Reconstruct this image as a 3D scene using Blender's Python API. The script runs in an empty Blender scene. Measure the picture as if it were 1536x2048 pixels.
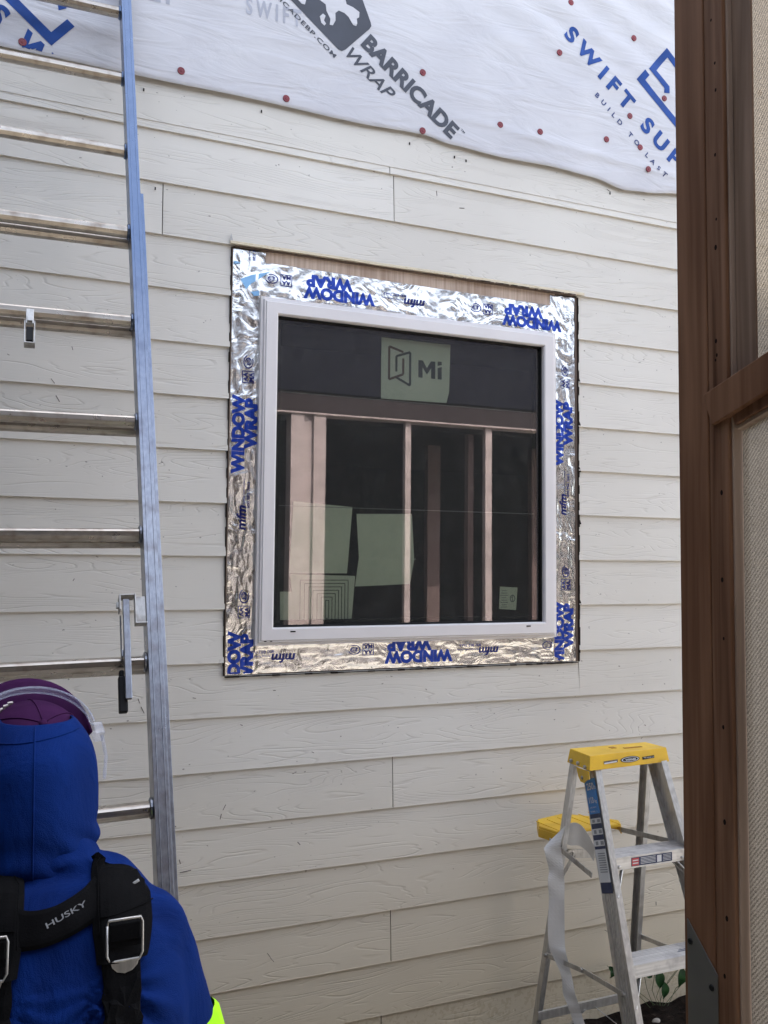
import bpy, math, random
from mathutils import Vector, Matrix, noise
from mathutils.bvhtree import BVHTree
S = bpy.context.scene
COL = S.collection
R = math.radians
random.seed(4)

# ------------------------------------------------------------ camera, sky, sun, exposure
cd = bpy.data.cameras.new('camera'); cam = bpy.data.objects.new('camera', cd); COL.objects.link(cam)
ax = Vector((0.92835, -0.37158, 0.00876)); up = Vector((-0.0300, -0.0513, 0.9982))
fw = Vector((0.37101, 0.92680, 0.05820)).normalized()
rt = fw.cross(Vector((0, 0, 1))).normalized()
roll = 8.77484e-3
u0 = rt.cross(fw)
rt2 = math.cos(roll)*rt + math.sin(roll)*u0; up2 = -math.sin(roll)*rt + math.cos(roll)*u0
Mx = Matrix((rt2, up2, -fw)).transposed().to_4x4(); Mx.translation = (0, -2.8557, 1.7658)
cam.matrix_world = Mx
cd.sensor_fit = 'HORIZONTAL'; cd.sensor_width = 36; cd.lens = 36*1697.9/1536; cd.clip_end = 500; cd.clip_start = 0.05
S.camera = cam
SUNV = Vector((0.30, 0.55, 0.79)).normalized()
w = bpy.data.worlds.new('World'); S.world = w; w.use_nodes = True
nt = w.node_tree; bg = nt.nodes['Background']; sky = nt.nodes.new('ShaderNodeTexSky')
sky.sky_type = 'NISHITA'; sky.sun_disc = False
sky.sun_elevation = math.asin(SUNV.z); sky.sun_rotation = math.atan2(SUNV.x, SUNV.y)
sky.air_density = 0.9; sky.dust_density = 2.5; sky.ozone_density = 0.6
hz = nt.nodes.new('ShaderNodeHueSaturation'); hz.inputs['Saturation'].default_value = .45   # hazy, less blue sky
nt.links.new(sky.outputs[0], hz.inputs['Color']); nt.links.new(hz.outputs[0], bg.inputs[0]); bg.inputs[1].default_value = 0.15
sd = bpy.data.lights.new('sun', 'SUN'); sd.energy = 2.4; sd.angle = R(0.5); sd.color = (1, 0.93, 0.84)
so = bpy.data.objects.new('sun', sd); COL.objects.link(so); so.rotation_euler = SUNV.to_track_quat('Z', 'Y').to_euler()
so.location = (3, 4, 9)
S.view_settings.view_transform = 'Standard'; S.view_settings.look = 'None'; S.view_settings.exposure = 2.5; S.view_settings.gamma = 1
S.cycles.use_denoising = True; S.cycles.max_bounces = 8; S.cycles.transparent_max_bounces = 12

# ------------------------------------------------------------ material helpers
def newmat(name):
    m = bpy.data.materials.new(name); m.use_nodes = True
    return m, m.node_tree.nodes, m.node_tree.links, m.node_tree.nodes['Principled BSDF']
def nd(N, t, **k):
    n = N.new(t)
    for a, b in k.items():
        if a.startswith('i_'): n.inputs[a[2:].replace('_', ' ')].default_value = b
        else: setattr(n, a, b)
    return n
def coords(N, L, scale=(1, 1, 1), src='Object'):
    tc = N.new('ShaderNodeTexCoord'); mp = N.new('ShaderNodeMapping'); mp.inputs['Scale'].default_value = scale
    L.new(tc.outputs[src], mp.inputs[0]); return mp.outputs[0]
def ramp(N, L, inp, stops):
    r = N.new('ShaderNodeValToRGB'); L.new(inp, r.inputs[0]); e = r.color_ramp.elements
    while len(e) < len(stops): e.new(0.5)
    for q, (p, c) in zip(e, stops):
        q.position = p; q.color = (*c, 1) if len(c) == 3 else c
    return r.outputs[0]
def math_(N, L, op, a, b=None, c=None):
    n = N.new('ShaderNodeMath'); n.operation = op
    for i, v in enumerate((a, b, c)):
        if v is None: continue
        if isinstance(v, (int, float)): n.inputs[i].default_value = v
        else: L.new(v, n.inputs[i])
    return n.outputs[0]
def mixc(N, L, f, a, b, mode='MIX'):
    n = N.new('ShaderNodeMixRGB'); n.blend_type = mode
    for i, v in enumerate((f, a, b)):
        if isinstance(v, (int, float)): n.inputs[i].default_value = v
        elif isinstance(v, tuple): n.inputs[i].default_value = (*v, 1)
        else: L.new(v, n.inputs[i])
    return n.outputs[0]
def pm(name, base, rough=.6, metal=0., dark=None, vs=6, var=1., bump=0., bs=60, stretch=(1, 1, 1), spec=.5, bd=.004, sheen=0):
    m, N, L, B = newmat(name)
    dark = dark or tuple(c*.78 for c in base)
    co = coords(N, L, stretch)
    n = nd(N, 'ShaderNodeTexNoise', i_Scale=vs, i_Detail=5.); L.new(co, n.inputs['Vector'])
    c = ramp(N, L, n.outputs[0], [(.35, dark), (.62, base)])
    L.new(c, B.inputs['Base Color'])
    B.inputs['Roughness'].default_value = rough; B.inputs['Metallic'].default_value = metal
    B.inputs['Specular IOR Level'].default_value = spec
    if sheen: B.inputs['Sheen Weight'].default_value = sheen
    if bump:
        n2 = nd(N, 'ShaderNodeTexNoise', i_Scale=bs, i_Detail=4.); L.new(co, n2.inputs['Vector'])
        b = nd(N, 'ShaderNodeBump', i_Strength=bump, i_Distance=bd); L.new(n2.outputs[0], b.inputs['Height']); L.new(b.outputs[0], B.inputs['Normal'])
    return m

def siding_mat():
    m, N, L, B = newmat('fibre_cement_siding')
    at = nd(N, 'ShaderNodeAttribute', attribute_name='seed')
    tc = N.new('ShaderNodeTexCoord'); vm = N.new('ShaderNodeVectorMath'); vm.operation = 'ADD'
    cb = N.new('ShaderNodeCombineXYZ'); L.new(math_(N, L, 'MULTIPLY', at.outputs['Fac'], 37.3), cb.inputs[0]); L.new(math_(N, L, 'MULTIPLY', at.outputs['Fac'], 11.7), cb.inputs[1])
    L.new(tc.outputs['Object'], vm.inputs[0]); L.new(cb.outputs[0], vm.inputs[1])
    mp = N.new('ShaderNodeMapping'); mp.inputs['Scale'].default_value = (1.0, 1, 9.5); L.new(vm.outputs[0], mp.inputs[0])
    n1 = nd(N, 'ShaderNodeTexNoise', i_Scale=1., i_Detail=2.5, i_Roughness=.42, i_Distortion=.25); L.new(mp.outputs[0], n1.inputs['Vector'])
    k = math_(N, L, 'MULTIPLY', n1.outputs[0], 26.)
    fr = math_(N, L, 'FRACT', k)
    tri = math_(N, L, 'ABSOLUTE', math_(N, L, 'SUBTRACT', fr, .5))
    line = ramp(N, L, tri, [(0., (1, 1, 1)), (.13, (0, 0, 0))])
    mp2 = N.new('ShaderNodeMapping'); mp2.inputs['Scale'].default_value = (3.2, 1, 22.); L.new(vm.outputs[0], mp2.inputs[0])
    n2 = nd(N, 'ShaderNodeTexNoise', i_Scale=1., i_Detail=2.); L.new(mp2.outputs[0], n2.inputs['Vector'])
    msk = ramp(N, L, n2.outputs[0], [(.42, (0, 0, 0)), (.56, (1, 1, 1))])
    gl = math_(N, L, 'MULTIPLY', line, msk)
    mp3 = N.new('ShaderNodeMapping'); mp3.inputs['Scale'].default_value = (12, 1, 260.); L.new(vm.outputs[0], mp3.inputs[0])
    n3 = nd(N, 'ShaderNodeTexNoise', i_Scale=1., i_Detail=2.); L.new(mp3.outputs[0], n3.inputs['Vector'])
    hgt = math_(N, L, 'ADD', math_(N, L, 'MULTIPLY', gl, -1.), math_(N, L, 'MULTIPLY', n3.outputs[0], .22))
    b = nd(N, 'ShaderNodeBump', i_Strength=.6, i_Distance=.0017); L.new(hgt, b.inputs['Height']); L.new(b.outputs[0], B.inputs['Normal'])
    # paint colour with grime in large soft patches, painted shade and grime in the grooves, and mud splashes along the lowest course
    n4 = nd(N, 'ShaderNodeTexNoise', i_Scale=1.3, i_Detail=4.); L.new(tc.outputs['Object'], n4.inputs['Vector'])
    base = ramp(N, L, n4.outputs[0], [(.3, (.635, .605, .555)), (.7, (.715, .690, .640))])
    base = mixc(N, L, 1., base, ramp(N, L, math_(N, L, 'FRACT', math_(N, L, 'MULTIPLY', at.outputs['Fac'], 7.31)), [(0., (.93, .925, .915)), (1., (1., 1., 1.))]), 'MULTIPLY')
    base = mixc(N, L, math_(N, L, 'MULTIPLY', gl, .14), base, (.33, .30, .27))
    sc = N.new('ShaderNodeMapping'); sc.inputs['Scale'].default_value = (55, 55, 90); L.new(tc.outputs['Object'], sc.inputs[0])
    n5 = nd(N, 'ShaderNodeTexNoise', i_Scale=1., i_Detail=1.); L.new(sc.outputs[0], n5.inputs['Vector'])
    spot = ramp(N, L, n5.outputs[0], [(.775, (0, 0, 0)), (.80, (1, 1, 1))])
    base = mixc(N, L, math_(N, L, 'MULTIPLY', spot, .7), base, (.12, .10, .09))
    sp = N.new('ShaderNodeSeparateXYZ'); L.new(tc.outputs['Object'], sp.inputs[0])
    low = nd(N, 'ShaderNodeMapRange'); L.new(sp.outputs[2], low.inputs[0]); low.inputs[1].default_value = .20; low.inputs[2].default_value = .15; low.inputs[3].default_value = 0; low.inputs[4].default_value = 1
    mud = nd(N, 'ShaderNodeTexNoise', i_Scale=75., i_Detail=2.); L.new(tc.outputs['Object'], mud.inputs['Vector'])
    mm = math_(N, L, 'MULTIPLY', ramp(N, L, mud.outputs[0], [(.54, (0, 0, 0)), (.58, (1, 1, 1))]), low.outputs[0])
    base = mixc(N, L, math_(N, L, 'MULTIPLY', mm, .85), base, (.15, .095, .05))
    yel = nd(N, 'ShaderNodeMapRange'); L.new(sp.outputs[2], yel.inputs[0]); yel.inputs[1].default_value = 1.1; yel.inputs[2].default_value = .12; yel.inputs[3].default_value = 0; yel.inputs[4].default_value = .85
    base = mixc(N, L, yel.outputs[0], base, (.60, .505, .345))  # warm bounce from the ground painted into the lower boards
    L.new(base, B.inputs['Base Color']); B.inputs['Roughness'].default_value = .62
    return m

def wrap_mat():
    m, N, L, B = newmat('woven_house_wrap')
    co = coords(N, L, (1, 1, 1))
    n = nd(N, 'ShaderNodeTexNoise', i_Scale=3., i_Detail=6., i_Distortion=.6); L.new(co, n.inputs['Vector'])
    L.new(ramp(N, L, n.outputs[0], [(.3, (.485, .48, .51)), (.7, (.55, .545, .57))]), B.inputs['Base Color'])
    co2 = coords(N, L, (2.2, 1, 9)); mp = N.new('ShaderNodeMapping'); mp.inputs['Rotation'].default_value = (0, R(28), 0); L.new(co2, mp.inputs[0])
    n2 = nd(N, 'ShaderNodeTexNoise', i_Scale=1.6, i_Detail=5., i_Distortion=.9); L.new(mp.outputs[0], n2.inputs['Vector'])
    b = nd(N, 'ShaderNodeBump', i_Strength=.75, i_Distance=.012); L.new(n2.outputs[0], b.inputs['Height']); L.new(b.outputs[0], B.inputs['Normal'])
    B.inputs['Roughness'].default_value = .48
    return m

def foil_mat(name='aluminium_foil_tape', col=(.76, .755, .74), BD=.010, metal=.93, rough=.23):
    m, N, L, B = newmat(name)
    co = coords(N, L, (1, 1, 1))
    n = nd(N, 'ShaderNodeTexNoise', i_Scale=9., i_Detail=3.5, i_Roughness=.42, i_Distortion=2.0); L.new(co, n.inputs['Vector'])
    n2 = nd(N, 'ShaderNodeTexNoise', i_Scale=240., i_Detail=2.); L.new(co, n2.inputs['Vector'])
    h = math_(N, L, 'ADD', n.outputs[0], math_(N, L, 'MULTIPLY', n2.outputs[0], .035))
    b = nd(N, 'ShaderNodeBump', i_Strength=.8, i_Distance=BD); L.new(h, b.inputs['Height']); L.new(b.outputs[0], B.inputs['Normal'])
    B.inputs['Base Color'].default_value = (*col, 1); B.inputs['Metallic'].default_value = metal; B.inputs['Roughness'].default_value = rough
    return m

def wood_mat(name, c1, c2, axis=2, rough=.6, knots=.0, fine=90, spec=.35):
    m, N, L, B = newmat(name)
    sc = [fine, fine, fine]; sc[axis] = fine*.035
    co = coords(N, L, tuple(sc))
    n = nd(N, 'ShaderNodeTexNoise', i_Scale=1., i_Detail=6., i_Distortion=.4); L.new(co, n.inputs['Vector'])
    c = ramp(N, L, n.outputs[0], [(.3, c1), (.7, c2)])
    co2 = coords(N, L, (9, 9, 3)); n2 = nd(N, 'ShaderNodeTexNoise', i_Scale=1., i_Detail=4.); L.new(co2, n2.inputs['Vector'])
    c = mixc(N, L, .55, c, ramp(N, L, n2.outputs[0], [(.35, (.62, .56, .52)), (.65, (1, 1, 1))]), 'MULTIPLY')
    L.new(c, B.inputs['Base Color']); B.inputs['Roughness'].default_value = rough; B.inputs['Specular IOR Level'].default_value = spec
    b = nd(N, 'ShaderNodeBump', i_Strength=.35, i_Distance=.0015); L.new(n.outputs[0], b.inputs['Height']); L.new(b.outputs[0], B.inputs['Normal'])
    return m

def alu_mat(name, base=(.62, .61, .60), axis=2, rough=.36, dirt=(.20, .17, .15), metal=.85):
    m, N, L, B = newmat(name)
    sc = [160, 160, 160]; sc[axis] = 3
    co = coords(N, L, tuple(sc)); n = nd(N, 'ShaderNodeTexNoise', i_Scale=1., i_Detail=3.); L.new(co, n.inputs['Vector'])
    co2 = coords(N, L, (26, 26, 26)); n2 = nd(N, 'ShaderNodeTexNoise', i_Scale=1., i_Detail=6.); L.new(co2, n2.inputs['Vector'])
    c = ramp(N, L, n.outputs[0], [(.3, tuple(v*.74 for v in base)), (.7, base)])
    d = ramp(N, L, n2.outputs[0], [(.50, (0, 0, 0)), (.72, (1, 1, 1))])
    c = mixc(N, L, math_(N, L, 'MULTIPLY', d, .62), c, dirt); L.new(c, B.inputs['Base Color'])
    B.inputs['Metallic'].default_value = metal
    L.new(math_(N, L, 'ADD', math_(N, L, 'MULTIPLY', n2.outputs[0], .3), rough-.12), B.inputs['Roughness'])
    b = nd(N, 'ShaderNodeBump', i_Strength=.25, i_Distance=.001); L.new(n.outputs[0], b.inputs['Height']); L.new(b.outputs[0], B.inputs['Normal'])
    return m

def cloth_mat(name, c1, c2, rough=.85, bs=7, bstr=.8, bd=.022):
    m, N, L, B = newmat(name)
    co = coords(N, L, (1, 1, .55)); n = nd(N, 'ShaderNodeTexNoise', i_Scale=float(bs), i_Detail=5., i_Distortion=1.2); L.new(co, n.inputs['Vector'])
    co2 = coords(N, L, (900, 900, 900)); n2 = nd(N, 'ShaderNodeTexNoise', i_Scale=1., i_Detail=1.); L.new(co2, n2.inputs['Vector'])
    L.new(ramp(N, L, n.outputs[0], [(.3, c1), (.7, c2)]), B.inputs['Base Color'])
    h = math_(N, L, 'ADD', n.outputs[0], math_(N, L, 'MULTIPLY', n2.outputs[0], .05))
    b = nd(N, 'ShaderNodeBump', i_Strength=bstr, i_Distance=bd); L.new(h, b.inputs['Height']); L.new(b.outputs[0], B.inputs['Normal'])
    B.inputs['Roughness'].default_value = rough; B.inputs['Specular IOR Level'].default_value = .08
    return m

def glass_mat():
    m, N, L, B = newmat('coated_window_glass'); N.remove(B)
    tr = N.new('ShaderNodeBsdfTransparent'); tr.inputs[0].default_value = (.735, .765, .715, 1)
    gl = N.new('ShaderNodeBsdfGlossy'); gl.inputs['Roughness'].default_value = .012; gl.inputs[0].default_value = (1, .86, .885, 1)
    lw = nd(N, 'ShaderNodeLayerWeight', i_Blend=.25)
    f = math_(N, L, 'ADD', math_(N, L, 'MULTIPLY', lw.outputs['Fresnel'], .22), .085)
    # faint vertical ripple of the sheet and dust scratches
    co = coords(N, L, (1.1, 1, .9)); n = nd(N, 'ShaderNodeTexNoise', i_Scale=1.4, i_Detail=1.); L.new(co, n.inputs['Vector'])
    b = nd(N, 'ShaderNodeBump', i_Strength=.10, i_Distance=.003); L.new(n.outputs[0], b.inputs['Height']); L.new(b.outputs[0], gl.inputs['Normal'])
    mx = N.new('ShaderNodeMixShader'); L.new(f, mx.inputs[0]); L.new(tr.outputs[0], mx.inputs[1]); L.new(gl.outputs[0], mx.inputs[2])
    df = N.new('ShaderNodeBsdfDiffuse'); df.inputs[0].default_value = (.5, .5, .5, 1)
    co2 = coords(N, L, (30, 30, 22)); n2 = nd(N, 'ShaderNodeTexNoise', i_Scale=1., i_Detail=8., i_Roughness=.7); L.new(co2, n2.inputs['Vector'])
    dust = ramp(N, L, n2.outputs[0], [(.5, (.034, .033, .034)), (.85, (.075, .075, .075))])
    mx2 = N.new('ShaderNodeMixShader'); L.new(dust, mx2.inputs[0]); L.new(mx.outputs[0], mx2.inputs[1]); L.new(df.outputs[0], mx2.inputs[2])
    L.new(mx2.outputs[0], N['Material Output'].inputs[0])
    return m

def screen_mat():
    m, N, L, B = newmat('insect_screen'); N.remove(B)
    co = coords(N, L, (1, 1, 1))
    wv = nd(N, 'ShaderNodeTexWave', i_Scale=260., i_Distortion=.6, bands_direction='Z'); L.new(co, wv.inputs['Vector'])
    wy_ = nd(N, 'ShaderNodeTexWave', i_Scale=260., i_Distortion=.6, bands_direction='Y'); L.new(co, wy_.inputs['Vector'])
    n = nd(N, 'ShaderNodeTexNoise', i_Scale=420., i_Detail=3.); L.new(co, n.inputs['Vector'])
    thr = math_(N, L, 'MAXIMUM', wv.outputs['Fac'], wy_.outputs['Fac'])
    f = ramp(N, L, math_(N, L, 'ADD', math_(N, L, 'MULTIPLY', thr, .6), math_(N, L, 'MULTIPLY', n.outputs[0], .5)), [(.40, (.80, .80, .80)), (.72, (1, 1, 1))])
    df = N.new('ShaderNodeBsdfDiffuse'); tl = N.new('ShaderNodeBsdfTranslucent'); tr = N.new('ShaderNodeBsdfTransparent')
    df.inputs[0].default_value = (.05, .043, .036, 1); tl.inputs[0].default_value = (.30, .265, .22, 1)
    dg_ = coords(N, L, (1, 1, 1)); mpd = N.new('ShaderNodeMapping'); mpd.inputs['Rotation'].default_value = (R(52), 0, 0); L.new(dg_, mpd.inputs[0])
    tw_ = nd(N, 'ShaderNodeTexWave', i_Scale=95., i_Distortion=.8, bands_direction='Z'); L.new(mpd.outputs[0], tw_.inputs['Vector'])
    nb_ = nd(N, 'ShaderNodeTexNoise', i_Scale=1300., i_Detail=2.); L.new(co, nb_.inputs['Vector'])
    var_ = ramp(N, L, math_(N, L, 'ADD', math_(N, L, 'MULTIPLY', nb_.outputs[0], .85), math_(N, L, 'MULTIPLY', tw_.outputs['Fac'], .15)), [(.34, (.055, .047, .038)), (.66, (.36, .315, .26))])
    L.new(var_, tl.inputs[0])
    a = N.new('ShaderNodeMixShader'); a.inputs[0].default_value = .55; L.new(df.outputs[0], a.inputs[1]); L.new(tl.outputs[0], a.inputs[2])
    mx = N.new('ShaderNodeMixShader'); L.new(f, mx.inputs[0]); L.new(tr.outputs[0], mx.inputs[1]); L.new(a.outputs[0], mx.inputs[2])
    L.new(mx.outputs[0], N['Material Output'].inputs[0])
    return m

def soil_mat():
    m, N, L, B = newmat('dark_mulch_soil')
    co = coords(N, L, (1, 1, 1)); n = nd(N, 'ShaderNodeTexNoise', i_Scale=38., i_Detail=8., i_Roughness=.7); L.new(co, n.inputs['Vector'])
    L.new(ramp(N, L, n.outputs[0], [(.35, (.004, .003, .0025)), (.60, (.018, .012, .009)), (.76, (.10, .075, .055))]), B.inputs['Base Color'])
    b = nd(N, 'ShaderNodeBump', i_Strength=1., i_Distance=.02); L.new(n.outputs[0], b.inputs['Height']); L.new(b.outputs[0], B.inputs['Normal'])
    B.inputs['Roughness'].default_value = .95; B.inputs['Specular IOR Level'].default_value = .08
    return m

M = {}
M['siding'] = siding_mat(); M['wrap'] = wrap_mat(); M['foil'] = foil_mat(); M['glass'] = glass_mat(); M['screen'] = screen_mat(); M['soil'] = soil_mat()
M['vinyl'] = pm('white_vinyl', (.75, .725, .73), .38, dark=(.70, .675, .68), vs=3, bump=.04, bs=200)
M['rawwood'] = wood_mat('raw_header_board', (.44, .33, .26), (.66, .54, .45), axis=2, fine=110)
M['shade_wood'] = wood_mat('weathered_board', (.10, .075, .06), (.20, .15, .12), axis=2)
M['doorwood'] = wood_mat('stained_door_wood', (.145, .070, .038), (.260, .140, .082), axis=2, rough=.6, spec=.15)
M['stripwood'] = wood_mat('screen_strip_wood', (.085, .038, .019), (.285, .160, .098), axis=2, rough=.6, spec=.15)
M['litlipwood'] = wood_mat('lit_strip_edge', (.27, .20, .155), (.44, .34, .27), axis=2, rough=.6)  # paler copy of the strip wood, painting in its lit edge
M['stileshadow'] = wood_mat('stile_shadow_brown', (.17, .115, .080), (.33, .235, .175), axis=2, spec=.15)  # colour of the strip that stands for the stile's shadow
M['alu'] = alu_mat('worn_aluminium', (.36, .378, .425), rough=.30, dirt=(.17, .15, .15), metal=.95); M['alux'] = alu_mat('worn_aluminium_rung', (.54, .49, .43), axis=0, rough=.28, dirt=(.20, .14, .10), metal=.95)
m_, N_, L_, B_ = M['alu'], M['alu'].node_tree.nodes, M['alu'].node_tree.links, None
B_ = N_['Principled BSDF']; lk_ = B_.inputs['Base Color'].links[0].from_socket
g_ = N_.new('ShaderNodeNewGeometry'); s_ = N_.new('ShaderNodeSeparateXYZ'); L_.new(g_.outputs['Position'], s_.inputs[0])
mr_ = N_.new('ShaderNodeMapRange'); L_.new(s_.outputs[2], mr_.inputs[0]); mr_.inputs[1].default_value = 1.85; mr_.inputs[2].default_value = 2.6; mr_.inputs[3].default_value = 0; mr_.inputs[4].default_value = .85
L_.new(mixc(N_, L_, mr_.outputs[0], lk_, (.100, .155, .270)), B_.inputs['Base Color'])   # blue sky reflection painted into the colour of the upper length
M['alus'] = alu_mat('step_ladder_aluminium', (.66, .65, .63), rough=.40, dirt=(.38, .36, .34), metal=.85); M['alusx'] = alu_mat('step_ladder_tread', (.70, .69, .68), axis=0, rough=.42, dirt=(.36, .35, .36), metal=.8)
M['steel'] = alu_mat('zinc_steel', (.55, .54, .52), rough=.38, dirt=(.18, .14, .11), metal=.9)
M['plate'] = pm('grey_zinc_plate', (.14, .133, .12), .55, .3, vs=12)
M['yellow'] = pm('yellow_plastic', (.80, .50, .025), .42, dark=(.62, .37, .03), vs=9, bump=.08, bs=120)
M['black'] = pm('black_rubber', (.007, .007, .008), .5, vs=30, spec=.25)
M['nylon'] = pm('black_nylon', (.0045, .0045, .0052), .75, spec=.05, dark=(.0025, .0025, .003), vs=22, bump=.35, bs=420, bd=.002)
M['blackline'] = pm('dark_gap', (.018, .013, .011), .9, spec=.1)
M['scuff'] = pm('grey_scuff', (.16, .14, .13), .9, spec=.1)
M['gasket'] = pm('dark_gasket', (.006, .006, .006), .6, spec=.15)
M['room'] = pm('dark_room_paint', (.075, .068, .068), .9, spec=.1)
M['inkblue'] = pm('blue_ink', (.006, .055, .27), .5, vs=20, spec=.25)
M['inknavy'] = pm('navy_ink', (.015, .035, .16), .5)
M['inkgrey'] = pm('slate_ink', (.042, .047, .066), .5, vs=12)
M['ghost'] = pm('show_through_print', (.40, .41, .475), .5)
M['foilink'] = foil_mat('blue_ink_on_foil', (.008, .045, .36), .004, .35, .3); M['foilnavy'] = foil_mat('navy_ink_on_foil', (.010, .018, .15), .004, .5, .3)
M['lightblue'] = pm('light_blue_film', (.25, .52, .85), .4)
M['red'] = pm('red_plastic_cap', (.20, .012, .022), .4, vs=20)
M['paper'] = pm('white_paper_label', (.80, .80, .72), .7, vs=5, dark=(.72, .73, .66)); M['paperink'] = pm('black_label_ink', (.05, .055, .06), .7); M['paperbrown'] = pm('brown_label_ink', (.16, .08, .06), .7)
M['blue'] = cloth_mat('royal_blue_jersey', (.0012, .0120, .085), (.0016, .0200, .135))
M['lime'] = cloth_mat('lime_fluorescent_cloth', (.38, .85, .02), (.45, .95, .03))
M['purple'] = cloth_mat('purple_cap_cloth', (.030, .006, .038), (.050, .012, .058), bs=12, bstr=.2, bd=.004)
M['denim'] = cloth_mat('dark_work_trousers', (.015, .018, .025), (.03, .035, .045)); M['boot'] = pm('brown_boot_leather', (.10, .06, .035), .55)
M['skin'] = pm('skin', (.46, .26, .18), .5, dark=(.40, .21, .14))
M['cap_print'] = pm('white_embroidery', (.55, .50, .48), .6)
M['strap_white'] = pm('white_vinyl_strip', (.60, .595, .585), .5, dark=(.54, .535, .52), vs=7)
M['stick_blue'] = pm('blue_sticker', (.02, .20, .55), .4); M['stick_navy'] = pm('navy_sticker', (.012, .025, .085), .4); M['stick_white'] = pm('white_sticker', (.66, .67, .68), .4); M['stick_red'] = pm('red_sticker', (.50, .06, .07), .4); M['stick_grey'] = pm('grey_sticker_print', (.26, .27, .29), .5)
M['leaf'] = pm('green_leaf', (.022, .075, .018), .45, dark=(.008, .032, .010), spec=.3, vs=40, bump=.2, bs=90)
M['stemg'] = pm('green_stem', (.06, .10, .03), .6)
M['stone'] = pm('pale_pebble', (.36, .33, .29), .8, vs=20, bump=.4, bs=60)
M['patio'] = pm('beige_concrete', (.58, .54, .47), .9, dark=(.50, .465, .40), vs=3, bump=.3, bs=40)
M['white_paint'] = pm('white_porch_paint', (.72, .66, .64), .5); M['grey_paint'] = pm('grey_porch_paint', (.060, .052, .055), .6, spec=.2); M['navy_paint'] = pm('navy_shingle', (.022, .026, .040), .9, vs=14, spec=.1); M['darkin'] = pm('dark_porch_boards', (.012, .010, .010), .9, spec=.1)
M['post_dim'] = pm('unpainted_porch_post', (.22, .17, .16), .8)
m, N, L, B = newmat('clear_polycarbonate'); B.inputs['Transmission Weight'].default_value = .0; B.inputs['Alpha'].default_value = .24; B.inputs['Base Color'].default_value = (.55, .60, .75, 1); B.inputs['Roughness'].default_value = .08; B.inputs['Specular IOR Level'].default_value = .9; M['lens'] = m

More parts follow.
